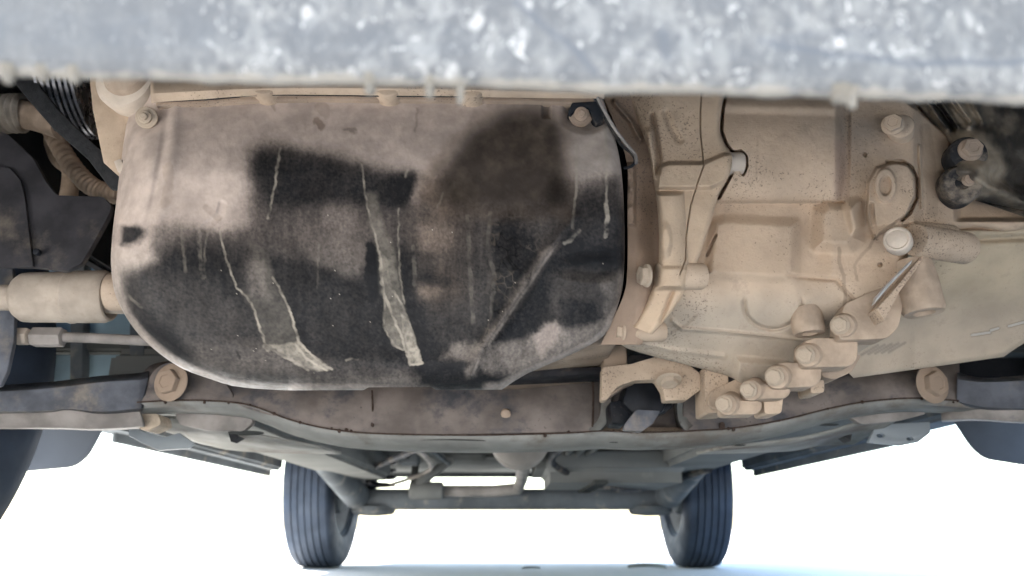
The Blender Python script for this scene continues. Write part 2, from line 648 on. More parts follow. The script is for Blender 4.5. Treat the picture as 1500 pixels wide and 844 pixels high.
def bolt(px, py, Y, axis, rpx, parent, kind='flange', m=M_bolt, rot=0.3, label=None, name='bolt'):
    me = bolt_mesh(kind)
    key = (kind, m.name)
    if key not in BOLT_MESH:
        me2 = me.copy()
        me2.materials.append(m)
        BOLT_MESH[key] = me2
    o = bpy.data.objects.new(name, BOLT_MESH[key])
    link(o, parent)
    r = rpx * S(py, Y)
    o.matrix_local = Matrix.Translation(W(px, py, Y)) @ frame_from(axis) @ Matrix.Rotation(rot, 4, 'Z') @ Matrix.Diagonal((r, r, r * 0.72, 1))
    if label:
        o['label'] = label
    return o


def tube_bm(pts, rad, n=14, bm=None, caps=True):
    bm = bm or bmesh.new()
    pts = [Vector(p) for p in pts]
    rad = rad if isinstance(rad, (list, tuple, np.ndarray)) else [rad] * len(pts)
    up = Vector((0.31, 0.2, 0.93))
    rings = []
    for i, p in enumerate(pts):
        d = (pts[min(i + 1, len(pts) - 1)] - pts[max(i - 1, 0)]).normalized()
        a = d.cross(up).normalized()
        b = a.cross(d).normalized()
        rings.append([bm.verts.new(p + (a * cos(2 * pi * k / n) + b * sin(2 * pi * k / n)) * rad[i]) for k in range(n)])
    for A, B in zip(rings, rings[1:]):
        for k in range(n):
            bm.faces.new((A[k], A[(k + 1) % n], B[(k + 1) % n], B[k]))
    if caps:
        bm.faces.new(rings[0][::-1])
        bm.faces.new(rings[-1])
    return bm


def ptube(name, px, rpx, m, parent=CAR, n=14, samples=40, ridges=0, ridge_amp=0.12, label=None, smooth=35):
    """tube through (px, py, Y) points"""
    p = np.array(px, float)
    P3 = np.array([list(W(*q)) for q in p])
    u = np.linspace(0, len(p) - 1, samples)
    out = []
    for t in u:
        i = min(int(t), len(p) - 2)
        f = t - i
        p0, p1, p2, p3 = P3[max(i - 1, 0)], P3[i], P3[i + 1], P3[min(i + 2, len(p) - 1)]
        out.append(0.5 * (2 * p1 + (p2 - p0) * f + (2 * p0 - 5 * p1 + 4 * p2 - p3) * f * f + (3 * p1 - p0 - 3 * p2 + p3) * f ** 3))
    r = rpx * S(p[0][1], p[:, 2].mean())
    rr = [r * (1 + (ridge_amp * sin(2 * pi * ridges * k / (samples - 1)) if ridges else 0)) for k in range(samples)]
    return obj(name, tube_bm(out, rr, n), m, parent, label, smooth)


def sheet(name, rows, m, parent=CAR, thick=0.003, label=None, nx=60, smooth=40):
    """rows: list of [(px, py, Y), ...]; a curved plate lofted through them"""
    A = []
    for row in rows:
        q = np.array(row, float)
        s = np.concatenate([[0], np.cumsum(np.hypot(*(q[1:] - q[:-1])[:, :2].T))])
        sm = smooth_line(q, nx)
        A.append(Wn(sm[:, 0], sm[:, 1], 1.0) * 0 + np.array([list(W(*z)) for z in sm]))
    me = grid_mesh(name, np.array(A))
    o = obj(name, me, m, parent, label, smooth)
    sol = o.modifiers.new('thickness', 'SOLIDIFY')
    sol.thickness = thick
    sol.offset = 0
    return o


def box(name, lo, hi, m, parent=CAR, bevel=0.01, label=None, seg=3):
    bm = bmesh.new()
    bmesh.ops.create_cube(bm, size=1)
    for v in bm.verts:
        v.co = Vector([lo[k] + (v.co[k] + 0.5) * (hi[k] - lo[k]) for k in range(3)])
    if bevel:
        bmesh.ops.bevel(bm, geom=list(bm.edges), offset=bevel, segments=seg, affect='EDGES', clamp_overlap=True)
    return obj(name, bm, m, parent, label, 40)


# ================================================================== the setting
bm = bmesh.new()
n = 40
xs = [-600, -200, -60, -20] + list(np.linspace(-8, 8, 33)) + [20, 60, 200, 600]
vv = [[bm.verts.new((x, y + 2, 0.006 * (vnoise(x * 0.7, y * 0.7) - 0.5) if abs(x) < 7 and abs(y) < 7 else 0)) for x in xs] for y in xs]
for j in range(len(xs) - 1):
    for i in range(len(xs) - 1):
        bm.faces.new((vv[j][i], vv[j][i + 1], vv[j + 1][i + 1], vv[j + 1][i]))
g = obj('ground', bm, M_ground, None)
g['kind'] = 'structure'

# ================================================================== oil pan
PL = [(182, 118), (180, 200), (172, 280), (164, 350), (163, 395), (172, 440), (205, 492), (258, 535), (310, 556), (350, 567), (420, 572)]
PR = [(874, 118), (893, 175), (908, 235), (914, 300), (915, 370), (912, 420), (900, 462), (884, 492), (840, 518), (772, 548), (735, 571)]
GX, GY, rim = span(PL, PR, 620, 380)
GY = GY - 4.0 * mrect(GX, GY * 0, 536, -9, 636, 9, 5) * sstep(530, 572, GY)      # shallow step in the bottom edge
# a slight scallop along the bottom edge
rp = rim.tolist()
rp_low = [p for p in rp if p[1] > 150]
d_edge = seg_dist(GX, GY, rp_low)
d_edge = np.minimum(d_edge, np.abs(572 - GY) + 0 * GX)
d_left = seg_dist(GX, GY, [tuple(p) for p in smooth_line(PL, 40)])
d_right = seg_dist(GX, GY, [tuple(p) for p in smooth_line(PR, 40)])
Yd = 0.545 - 0.020 * sstep(130, 260, GY) + 0.010 * sstep(380, 520, GY)
# rounding: wide on the left side and the bottom, tight on the right side


def round_back(d, R, depth):
    x = np.clip(1 - d / R, 0, 1)
    return depth * (1 - np.sqrt(np.clip(1 - x * x, 0, 1)))


Yd = Yd + round_back(d_left, 62, 0.045) + round_back(d_right, 16, 0.014) + round_back(np.abs(573 - GY), 46, 0.040)
# pressed shapes: column at the left corner, fold at the lower right, dished top band
crease = [(246, 150), (240, 210), (226, 290), (212, 345), (205, 372)]
Yd += 0.0020 * np.exp(-(seg_dist(GX, GY, crease) / 6.0) ** 2)
Yd -= 0.0012 * np.exp(-(seg_dist(GX, GY, [(x + 14, y) for x, y in crease]) / 9.0) ** 2)
fold = [(842, 318), (800, 372), (745, 455), (700, 520), (690, 545)]
side = (GX - np.interp(GY, [318, 372, 455, 520, 545], [842, 800, 745, 700, 690]))
Yd += 0.00020 * np.clip(side, 0, 200) * sstep(300, 380, GY)
Yd -= 0.0045 * np.exp(-(seg_dist(GX, GY, fold) / 9.0) ** 2)
Yd += 0.007 * mblob(GX, GY, 872, 392, 42, 16, 0.6)
Yd += 0.006 * mblob(GX, GY, 800, 405, 30, 60, 0.7)
Yd -= 0.0010 * mblob(GX, GY, 250, 172, 12, 60, 0.6)
Yd += 0.004 * mrect(GX, GY, 795, 148, 806, 172, 3)          # small notch by the right stud
Yd += 0.012 * mblob(GX, GY, 858, 168, 30, 22, 0.4)          # pocket for the right stud
Yd += 0.004 * mblob(GX, GY, 214, 168, 26, 24, 0.5)
Yd += 0.0012 * mstroke(GX, GY, [(300, 335), (322, 315), (326, 300)], 2, 6)
Yd += 0.0018 * (fbm(GX, GY, 90, 3, 3) - 0.5) + 0.0004 * (fbm(GX, GY, 8, 3, 5) - 0.5)
wp = [(265, 470), (283, 500), (285, 528)]
P = Wn(GX, GY, Yd)

# dirt pattern (dust over black paint): own colour, plus some painted highlight and shade
def C(pts):
    return [(146 + u / 1.8, 117 + v / 1.8) for u, v in pts]


n1, n2 = fbm(GX, GY, 46, 4, 1) - 0.5, fbm(GX, GY, 46, 4, 2) - 0.5
n3, n4 = fbm(GX, GY, 7, 3, 8) - 0.5, fbm(GX, GY, 7, 3, 9) - 0.5
wx = GX + 16 * n1 + 7 * n3
wy = GY + 16 * n2 + 7 * n4
sx_, sy_ = GX + 5 * n1 + 5 * n3, GY + 5 * n2 + 5 * n4
rub = fbm(GX, GY * 0.10, 7, 4, 21) - 0.5          # vertical rub marks
swipe = fbm(GX * 0.16, GY, 7, 4, 22) - 0.5        # sideways rub marks
D = np.ones(GX.shape) * 0.95


def put(pts, soft, v, tight=False, grain=0.0, blk=None):
    """lay a patch of dust of density v"""
    global D
    m = mpoly(sx_ if tight else wx, sy_ if tight else wy, C(pts), soft)
    if grain:
        m = np.clip(m * (1 + grain * 2 * (fbm(GX, GY * 0.5, 16, 4, int(pts[0][0])) - 0.5)), 0, 1)
    D = D * (1 - m) + v * m


# upper black box and the big lower field
put([(397, 185), (440, 166), (520, 178), (600, 203), (700, 218), (760, 240), (830, 240), (845, 265), (820, 330), (850, 430), (700, 460), (400, 430), (400, 350), (385, 260)], 8, 0.04)
put([(137, 388), (250, 386), (330, 396), (400, 380), (470, 330), (820, 330), (1385, 330), (1400, 900), (250, 900), (90, 640), (40, 520), (90, 497), (150, 480), (142, 440)], 8, 0.035)
put([(1255, 258), (1375, 254), (1400, 420), (1180, 430), (1175, 260)], 5, 0.06)
# half-dusty smears
put([(400, 345), (500, 330), (500, 440), (560, 500), (400, 430)], 10, 0.17, grain=0.8)
put([(512, 335), (600, 322), (700, 330), (715, 420), (700, 515), (640, 520), (560, 480), (505, 420)], 8, 0.22, grain=0.9)
put([(600, 330), (690, 340), (690, 480), (640, 500)], 14, 0.27, grain=0.9)
put([(700, 330), (850, 330), (840, 440), (760, 430), (715, 420)], 12, 0.16, grain=0.9)
put([(845, 255), (930, 260), (1000, 350), (1010, 480), (930, 520), (840, 490), (825, 380)], 16, 0.17, grain=0.9)
put([(850, 400), (960, 400), (950, 440), (860, 450)], 10, 0.42, grain=1.1)
put([(835, 540), (900, 560), (965, 535), (955, 585), (900, 600), (840, 565)], 7, 0.44, grain=1.3)
put([(830, 590), (1000, 500), (1040, 640), (980, 700), (860, 680)], 16, 0.09, grain=0.9)
put([(930, 345), (1040, 348), (1035, 560), (990, 600), (935, 500)], 10, 0.11, grain=1.0)
put([(1120, 350), (1220, 350), (1200, 460), (1150, 470)], 14, 0.10, grain=1.2)
put([(390, 470), (440, 470), (450, 580), (400, 570)], 10, 0.24, grain=0.9)
put([(60, 500), (300, 540), (420, 640), (300, 700), (120, 620)], 20, 0.10, grain=0.8)
put([(230, 690), (420, 690), (600, 770), (560, 830), (300, 830)], 14, 0.20, grain=0.9)
put([(560, 730), (840, 760), (900, 800), (860, 830), (560, 830)], 12, 0.13, grain=0.9)
put([(610, 790), (860, 780), (880, 830), (600, 830)], 6, 0.26, grain=0.9)
# soften: dust fades out like spray
CORE = [(405, 195), (440, 178), (560, 195), (690, 222), (765, 245), (830, 246), (836, 270), (790, 320), (700, 326), (560, 322), (470, 330), (420, 300), (398, 250)]
def blur(A, ry, rx, n=3):
    for _ in range(n):
        for ax_, r in ((0, ry), (1, rx)):
            pad = [(0, 0), (0, 0)]
            pad[ax_] = (r + 1, r)
            c_ = np.cumsum(np.pad(A, pad, mode='edge'), axis=ax_)
            A = (np.take(c_, range(2 * r + 1, c_.shape[ax_]), ax_) - np.take(c_, range(0, c_.shape[ax_] - 2 * r - 1), ax_)) / (2 * r + 1)
    return A


Db = blur(D, 4, 4)
D = D * 0.25 + Db * 0.75
Dw = blur(D, 14, 14)
wv = sstep(0.4, 0.6, fbm(GX, GY, 90, 2, 55))
D = D * (1 - 0.4 * wv) + Dw * 0.4 * wv
Dx = blur(D, 15, 15)
for cx_, cy_, rx_, ry_ in ((366, 322, 52, 46), (385, 235, 34, 40), (560, 250, 60, 24), (230, 350, 60, 22)):
    mb = 0.5 * mblob(wx, wy, cx_, cy_, rx_, ry_, 0.8)
    D = D * (1 - mb) + Dx * mb
mc = blur(mpoly(wx, wy, C(CORE), 7), 5, 5) * (0.78 + 0.3 * fbm(GX, GY, 40, 3, 58))
D = D * (1 - np.clip(mc, 0, 1)) + 0.045 * np.clip(mc, 0, 1)
# blacker patches
put([(762, 250), (830, 248), (838, 272), (808, 328), (770, 340)], 9, 0.03)
put([(702, 432), (716, 424), (734, 445), (742, 500), (738, 560), (720, 600), (700, 520)], 3, 0.02, True)
put([(430, 460), (520, 470), (640, 535), (690, 560), (700, 690), (560, 700), (520, 600), (470, 540)], 12, 0.05)
put([(810, 570), (850, 600), (880, 690), (960, 720), (1020, 790), (960, 815), (840, 810), (820, 720)], 10, 0.03)
put([(1225, 440), (1250, 420), (1385, 440), (1385, 490), (1250, 505)], 8, 0.025)  # dark oval: shade of the pressed recess painted in
put([(1045, 375), (1085, 358), (1105, 372), (1130, 420), (1120, 470), (1050, 480), (1040, 420)], 2, 0.04, True)
# lower right corner
put([(1180, 510), (1390, 505), (1390, 640), (1300, 690), (1200, 660)], 12, 0.12, grain=0.9)
put([(1320, 530), (1390, 505), (1390, 640), (1330, 640), (1345, 580)], 10, 0.30, grain=0.8)
put([(1215, 575), (1300, 590), (1325, 630), (1290, 650), (1215, 640)], 8, 0.04)
put([(1200, 660), (1300, 650), (1390, 600), (1390, 680), (1120, 790), (1100, 740)], 9, 0.34, grain=0.5)
put([(920, 695), (1000, 690), (1060, 700), (1120, 690), (1190, 640), (1215, 650), (1205, 720), (1120, 785), (1040, 770), (980, 735), (900, 730)], 9, 0.34, grain=0.9)
put([(1150, 690), (1175, 645), (1205, 640), (1215, 660), (1200, 700), (1160, 735)], 7, 0.62, grain=0.3)
# oval marks at the left column
D = D * (1 - 0.93 * mblob(wx, wy, 191, 345, 22, 15, 0.45))
# rims: lower bevel's highlight painted in dust colour; dust up the left edge
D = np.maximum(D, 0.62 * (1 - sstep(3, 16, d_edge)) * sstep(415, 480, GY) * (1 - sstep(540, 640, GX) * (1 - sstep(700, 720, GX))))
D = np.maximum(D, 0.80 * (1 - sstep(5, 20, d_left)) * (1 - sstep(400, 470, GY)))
fd = seg_dist(GX, GY, fold)
D = np.maximum(D, 0.24 * np.exp(-(fd / 10) ** 2) * sstep(345, 370, GY) * (1 + 0.8 * rub))  # lit grey of the fold ridge painted into the dust
D = np.maximum(D, 0.42 * np.exp(-((fd - 4) / 3.0) ** 2) * (side > 0) * sstep(345, 370, GY) * (0.7 + 1.2 * (fbm(GX, GY, 12, 3, 23) - 0.3)))
inb = 1 - sstep(0.5, 0.85, D)
D = np.clip(D + inb * (0.16 * rub + 0.10 * swipe * sstep(480, 540, GY)) * (0.15 + 2.4 * D), 0, 1)
D = np.where(D < 0.2, D * (0.55 + 2.2 * D), D)
grey = mpoly(wx, wy, C([(1225, 90), (1385, 110), (1385, 256), (1250, 256)]), 8)
oilp = C([(1035, 90), (1060, 72), (1100, 66), (1180, 76), (1212, 100), (1230, 160), (1238, 260), (1235, 340), (1180, 347), (930, 347), (905, 320), (890, 280), (905, 230), (930, 190), (970, 140)])
oil = mpoly(sx_, sy_, oilp, 9)
oilhalo = mpoly(wx, wy, C([(1030, 75), (1000, 90), (930, 140), (870, 210), (850, 300), (900, 360), (1240, 360), (1240, 110), (1150, 60)]), 16)
oil = blur(oil, 6, 6)
oil = np.maximum(oil, mpoly(wx, wy, C([(890, 230), (960, 160), (960, 340), (900, 330)]), 20) * 0.9)
pk = mpoly(wx, wy, C([(1150, 690), (1175, 645), (1205, 640), (1215, 660), (1200, 700), (1160, 735)]), 8)
runs = np.zeros(GX.shape)
edge = np.zeros(GX.shape)
jx, jy = GX + 4 * n3 + 3 * n1, GY + 4 * n4


def fill(pts, v, soft=1.2):
    global runs
    g_ = np.clip(0.35 + 1.3 * fbm(GX, GY, 4.5, 3, 71), 0, 1.3) * np.clip(0.5 + fbm(GX, GY, 20, 3, 72), 0, 1.3)
    runs = np.maximum(runs, mpoly(jx, jy, C(pts), soft + 1.6) * v * g_)


def thin(pts, w=0.6, v=0.6):
    global edge
    edge = np.maximum(edge, np.clip(0.72 * v * mstroke(jx, jy, C(pts), w * 0.8, 2.2) * (2.6 * fbm(GX, GY, 13, 4, 33) - 0.55), 0, 0.85))


fill([(705, 300), (730, 300), (745, 380), (775, 440), (800, 600), (770, 620), (742, 560), (735, 440), (712, 380)], 0.30, 4)
fill([(735, 440), (760, 470), (775, 560), (800, 600), (825, 660), (848, 748), (820, 752), (803, 710), (775, 700), (752, 650), (748, 560)], 0.42)
fill([(790, 610), (808, 625), (826, 664), (850, 748), (819, 753), (806, 712), (798, 660)], 0.75)
thin([(735, 440), (742, 520), (752, 580), (749, 650), (775, 700), (801, 712)], 0.7, 0.8)
thin([(740, 470), (748, 560), (770, 620), (795, 670), (803, 708), (820, 752), (849, 748)], 0.8, 0.95)
thin([(775, 560), (800, 600), (825, 660), (834, 700), (850, 746)], 0.6, 0.75)
thin([(693, 225), (700, 300), (712, 360), (735, 440)], 0.6, 0.75)
thin([(790, 340), (788, 430), (792, 520), (802, 590)], 0.3, 0.55)
fill([(395, 430), (440, 450), (465, 545), (505, 620), (522, 690), (470, 715), (440, 700), (420, 650), (400, 600), (365, 550), (430, 580)], 0.13, 3)
fill([(440, 700), (525, 690), (560, 730), (614, 763), (580, 767), (520, 752), (470, 715)], 0.52)
thin([(455, 520), (470, 545), (508, 625), (524, 690), (560, 728), (613, 762)], 0.7, 0.9)
thin([(318, 400), (335, 480), (360, 545), (400, 588), (420, 650), (440, 702), (480, 727), (550, 765)], 0.6, 0.8)
thin([(436, 702), (446, 712)], 2.0, 0.9)
thin([(520, 700), (545, 735), (600, 766)], 0.7, 0.8)
thin([(478, 180), (462, 270), (445, 365)], 0.7, 0.8)
thin([(215, 392), (220, 440), (226, 505)], 1.6, 0.34)
thin([(262, 402), (264, 470), (270, 522)], 2.2, 0.38)
thin([(284, 402), (276, 450), (276, 520)], 1.0, 0.3)
thin([(1255, 110), (1257, 250), (1252, 330), (1248, 390)], 1.2, 0.55)
thin([(1264, 398), (1246, 420), (1226, 432)], 1.8, 0.7)
thin([(1334, 110), (1337, 220), (1335, 330)], 0.8, 0.6)
thin([(1334, 330), (1339, 365), (1333, 412)], 2.2, 1.0)
thin([(810, 240), (804, 257)], 0.8, 0.7)
thin([(905, 300), (890, 345)], 0.6, 0.45)
thin([(578, 430), (575, 550)], 0.6, 0.3)
thin([(828, 440), (830, 540)], 2.0, 0.25)
thin([(970, 360), (975, 480), (985, 640)], 2.6, 0.16)
thin([(1030, 350), (1022, 440), (1040, 520), (1030, 640)], 2.0, 0.2)
thin([(75, 570), (100, 590), (112, 600)], 1.0, 0.4)
thin([(650, 740), (665, 733), (680, 738)], 0.4, 0.35)
# cracked crust: worley edges
cr_mask = mpoly(wx, wy, [(715, 315), (800, 320), (790, 400), (745, 500), (700, 520), (715, 420)], 14)
pts = NR.rand(260, 2) * np.array([150, 240]) + np.array([670, 300])
f1 = np.full(GX.shape, 1e9)
f2 = np.full(GX.shape, 1e9)
sel = (GX > 670) & (GX < 820) & (GY > 300) & (GY < 540)
qx, qy = GX[sel] + 6 * fbm(GX[sel], GY[sel], 9, 3, 77), GY[sel] + 6 * fbm(GX[sel], GY[sel], 9, 3, 78)
a1 = np.full(qx.shape, 1e9)
a2 = np.full(qx.shape, 1e9)
for c in pts:
    dd = np.hypot(qx - c[0], (qy - c[1]) * 0.8)
    a2 = np.minimum(a2, np.maximum(a1, dd))
    a1 = np.minimum(a1, dd)
ck = np.zeros(GX.shape)
ck[sel] = np.exp(-((a2 - a1) / 1.3) ** 2)
crack = ck * cr_mask
crack_dark = crack * sstep(0.45, 0.6, fbm(GX, GY, 30, 3, 90))
crack_lite = 0.6 * crack * sstep(0.55, 0.68, fbm(GX, GY, 26, 3, 91))
# fine tooth at the dust border
D = np.clip(D + (D * (1 - D) * 4) * 0.17 * (fbm(GX * 0.8 + GY * 0.6, GY * 0.8 - GX * 0.6, 2.9, 3, 41) - 0.5) * 2, 0, 1)
D = np.clip(D + 0.035 * (fbm(GX * 0.7 - GY * 0.7, GY * 0.7 + GX * 0.7, 3.1, 3, 43) - 0.5) * 2 * (D > 0.02), 0, 1)
beige = np.array([0.43, 0.350, 0.300])
beige2 = np.array([0.49, 0.400, 0.340])
black = np.array([0.009, 0.0098, 0.0112])
greyd = np.array([0.33, 0.30, 0.265])
nb = fbm(GX, GY, 60, 4, 51)[..., None]
dustc = beige * (1 - nb) + beige2 * nb
dustc = dustc * (1 - 0.45 * grey[..., None]) + greyd * 0.45 * grey[..., None]
low = sstep(330, 420, GY)[..., None] * (1 - pk[..., None])
dustc = dustc * (1 - 0.5 * low) + np.array([0.36, 0.32, 0.275]) * 0.5 * low
orange = np.clip(mblob(wx, wy, 645, 425, 40, 26, 0.7) + 0.8 * mblob(wx, wy, 645, 330, 40, 70, 0.7), 0, 1)[..., None]
dustc = dustc * (1 - 0.5 * orange) + np.array([0.42, 0.28, 0.18]) * 0.5 * orange
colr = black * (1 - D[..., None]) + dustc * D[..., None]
om = oil[..., None]
oilc = np.array([0.026, 0.0195, 0.015]) * (1 - 0.6 * sstep(200, 320, GY)[..., None]) + np.array([0.10, 0.078, 0.055]) * (np.clip(fbm(GX, GY, 22, 5, 61) - 0.46, 0, 1) * 1.3 * (1 - 0.5 * sstep(200, 300, GY)))[..., None]
oh = (oilhalo * (1 - oil))[..., None]
colr = colr * (1 - 0.45 * oh) + np.array([0.17, 0.12, 0.085]) * 0.45 * oh
colr = colr * (1 - 0.93 * om) + oilc * 0.93 * om
rv = np.clip(runs, 0, 1)[..., None]
runc = np.array([0.31, 0.273, 0.222])
colr = colr * (1 - rv) + runc * rv
ev = np.clip(edge, 0, 1)[..., None]
colr = colr * (1 - ev) + np.array([0.34, 0.298, 0.24]) * ev
colr = colr * (1 - 0.6 * crack_dark[..., None])
colr = colr * (1 - 0.3 * crack_lite[..., None]) + np.array([0.26, 0.21, 0.16]) * 0.3 * crack_lite[..., None]
# small scuffs and brown flecks on the dusty band
for (pts_, w, v, cc) in [([(462, 182), (470, 187)], 4, 0.6, (0.16, 0.11, 0.08)), ([(468, 160), (474, 164)], 9, 0.3, (0.2, 0.15, 0.11)), ([(505, 194), (522, 195)], 0.8, 0.5, (0.12, 0.09, 0.07)),
                         ([(300, 300), (320, 318)], 4, 0.3, (0.22, 0.17, 0.13)), ([(403, 150), (405, 160)], 1, 0.5, (0.2, 0.16, 0.12)),
                         ([(346, 520), (352, 527)], 0.8, 0.7, (0.01, 0.01, 0.01)), ([(612, 158), (606, 190)], 0.8, 0.4, (0.16, 0.12, 0.1)), ([(246, 240), (240, 300)], 5, 0.22, (0.28, 0.2, 0.14))]:
    mk = v * mstroke(wx, wy, pts_, w, 3)[..., None]
    colr = colr * (1 - mk) + np.array(cc) * mk
# pale grit caught on the black paint
gr = (NR.rand(*GX.shape) > 0.9998)
gr = gr & (D < 0.3)
colr[gr] = (0.45, 0.40, 0.33)
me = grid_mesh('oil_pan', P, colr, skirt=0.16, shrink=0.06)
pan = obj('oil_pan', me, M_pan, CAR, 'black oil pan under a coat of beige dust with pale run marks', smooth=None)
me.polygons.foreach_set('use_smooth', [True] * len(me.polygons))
# slight scallop: drain lip under the pan
bolt(214, 172, 0.537, (0.05, -1, -0.35), 9.5, pan, 'stud', M_bolt, name='stud_nut')
bolt(851, 168, 0.541, (0.03, -1, -0.40), 10.5, pan, 'stud', M_rust, name='stud_nut')
# rim flange of the pan: bent strip with tabs along the top
pslab('pan_flange', [(228, 150), (300, 147), (380, 141), (470, 139), (560, 141), (700, 143), (800, 144), (868, 142), (872, 150), (868, 153), (800, 150), (700, 148), (560, 147), (470, 145), (380, 147), (300, 153), (228, 155)],
      0.539, 0.02, M_tan2, pan, 0.0008)
pslab('pan_stud_arch', [(838, 150), (872, 148), (884, 152), (884, 178), (874, 182), (862, 158), (846, 158), (836, 168), (832, 164)], 0.537, 0.012, M_black, pan, 0.001, label='black arched piece at the right pan stud')  # black arched slab in the stud pocket

# ================================================================== engine block and parts around the pan
blk = CAR
eb = pslab('engine_block', [(150, 96), (900, 96), (905, 505), (760, 520), (300, 500), (190, 440), (175, 140)], 0.66, 0.30, M_tan2, CAR, 0.006, label='dusty brown engine block behind the oil pan')
sheet('block_rail', [[(222, 100, 0.535), (400, 100, 0.535), (620, 100, 0.535), (885, 100, 0.535)],
                     [(222, 138, 0.530), (400, 130, 0.530), (620, 131, 0.530), (885, 136, 0.530)],
                     [(222, 147, 0.534), (400, 138, 0.534), (620, 139, 0.534), (885, 141, 0.534)],
                     [(222, 148, 0.60), (400, 140, 0.60), (620, 140, 0.60), (885, 142, 0.60)]], M_tan, eb, 0.004)
ptube('gap_line', [(228, 149, 0.5355), (300, 146, 0.5345), (380, 140, 0.5335), (470, 140, 0.5335), (560, 141, 0.5335), (700, 142, 0.534), (800, 143, 0.535), (866, 142, 0.536)], 1.0, M_dark, eb, 6, 60)  # dark tube standing in for the shaded gap above the pan flange
for cx, cy in ((387, 137), (568, 139), (690, 141)):
    lathe('rail_lug', rprof(22 * S(cy, 0.53), 0, 0.03, 0.003), W(cx, cy - 17, 0.530), (0, 1, -0.1), M_tan, eb)
# flange edge with a black gasket line running down the right side of the pan
gs = [(866, 138, 0.536), (876, 150, 0.537), (884, 168, 0.538), (896, 190, 0.540), (910, 212, 0.541), (924, 224, 0.542), (930, 234, 0.542), (926, 243, 0.542), (914, 247, 0.543)]
ptube('gasket_edge', gs, 2.2, M_black, eb, 8, 60, label='black gasket edge beside the oil pan')
ptube('flange_lip', [(872, 136, 0.533), (884, 160, 0.535), (900, 188, 0.537), (918, 212, 0.539), (930, 226, 0.540), (932, 240, 0.540)], 2.4, M_armlow, eb, 8, 50)

# backing plate between the pan and the gearbox
GX2, GY2, r2 = span([(868, 110), (900, 180), (918, 240), (919, 300), (919, 390), (914, 430), (893, 478), (880, 505)],
                    [(975, 110), (975, 180), (978, 240), (980, 300), (985, 360), (980, 420), (960, 470), (940, 505)], 90, 240)
Yb = 0.575 + 0.02 * sstep(420, 540, GY2)
arc = [(905, 150), (925, 190), (944, 240), (956, 290), (962, 340), (962, 385)]
Yb -= 0.008 * np.exp(-(seg_dist(GX2, GY2, [(900, 150), (925, 180), (938, 205)]) / 3.5) ** 2)
Yb -= 0.012 * mrect(GX2, GY2, 917, 240, 930, 330, 3) * (0.6 + 0.8 * fbm(GX2, GY2, 14, 2, 3))
Yb += 0.012 * sstep(0, 30, GX2 - 930) * sstep(235, 300, GY2)
Yb += 0.002 * (fbm(GX2, GY2, 40, 3, 12) - 0.5)
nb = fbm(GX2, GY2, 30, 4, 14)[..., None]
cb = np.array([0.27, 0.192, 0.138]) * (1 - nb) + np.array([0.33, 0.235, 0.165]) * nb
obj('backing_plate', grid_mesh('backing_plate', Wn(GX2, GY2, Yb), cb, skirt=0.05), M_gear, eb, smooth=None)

# ================================================================== gearbox
GL = [(1000, 112), (990, 300), (965, 420), (925, 476), (908, 492), (914, 508), (960, 523), (1030, 541), (1070, 553), (1085, 562)]
GR = [(1512, 112), (1512, 318), (1420, 335), (1340, 342), (1328, 420), (1316, 470), (1290, 496), (1252, 520), (1215, 545), (1150, 562)]
X, Y_, rim3 = span(GL, GR, 560, 460, smooth=True)
dE = seg_dist(X, Y_, rim3.tolist())
base = 0.592 + 0.075 * sstep(390, 575, Y_) ** 1.3 + 0.02 * sstep(1330, 1420, X)
h = np.zeros(X.shape)
cyl = np.sqrt(np.clip(1 - ((Y_ - 214) / 84.0) ** 2, 0, 1)) * (1 - sstep(1222, 1244, X)) * sstep(1030, 1050, X)
h += 0.026 * cyl
h += 0.010 * mpoly(X, Y_, [(1180, 60), (1345, 60), (1345, 330), (1250, 340), (1238, 300), (1242, 140)], 8)
h += 0.007 * mpoly(X, Y_, [(1046, 326), (1060, 320), (1166, 326), (1166, 402), (1150, 410), (1036, 404)], 9)
h -= 0.006 * mblob(X, Y_, 1188, 370, 22, 50, 0.6)
h += 0.013 * mpoly(X, Y_, [(1198, 310), (1212, 298), (1255, 298), (1258, 352), (1245, 364), (1196, 362)], 12)
ear = [(1272, 268), (1284, 246), (1310, 238), (1330, 242), (1339, 258), (1340, 286), (1328, 314), (1302, 332), (1280, 350), (1270, 318)]
h += 0.012 * mpoly(X, Y_, ear, 2.2)
h -= 0.004 * mstroke(X, Y_, [(1276, 300), (1281, 345)], 2, 3)
h -= 0.012 * mstroke(X, Y_, [(1300, 237), (1322, 237), (1336, 246), (1343, 262), (1343, 290), (1333, 312), (1322, 322)], 1.4, 1.6)
q = np.hypot((X - 1297) / 17.0, (Y_ - 272) / 27.0)
h += 0.004 * (1 - sstep(0.85, 1.0, q)) - 0.004 * (1 - sstep(0.45, 0.6, q))
h += 0.006 * np.exp(-(seg_dist(X, Y_, [(1347, 214), (1349, 260), (1350, 305)]) / 2.0) ** 2)
h -= 0.026 * sstep(-6, 6, X - np.interp(Y_, [100, 145, 200, 240, 330], [1316, 1326, 1392, 1400, 1402])) * (1 - sstep(318, 326, Y_))
h -= 0.004 * np.exp(-((np.hypot(X - 1132, (Y_ - 446) * 1.15) - 42) / 3.0) ** 2) * sstep(430, 450, Y_)
h += 0.003 * np.exp(-(seg_dist(X, Y_, [(985, 470), (1000, 482), (1060, 486), (1120, 492), (1190, 500)]) / 3.0) ** 2)
h += 0.003 * np.exp(-(seg_dist(X, Y_, [(925, 500), (990, 514), (1060, 522)]) / 4.0) ** 2)
h += 0.010 * mpoly(X, Y_, [(1080, 526), (1150, 532), (1165, 556), (1120, 575), (1075, 560)], 7)
h -= 0.003 * np.exp(-(seg_dist(X, Y_, [(1155, 404), (1225, 410), (1250, 440), (1235, 470)]) / 3.0) ** 2)
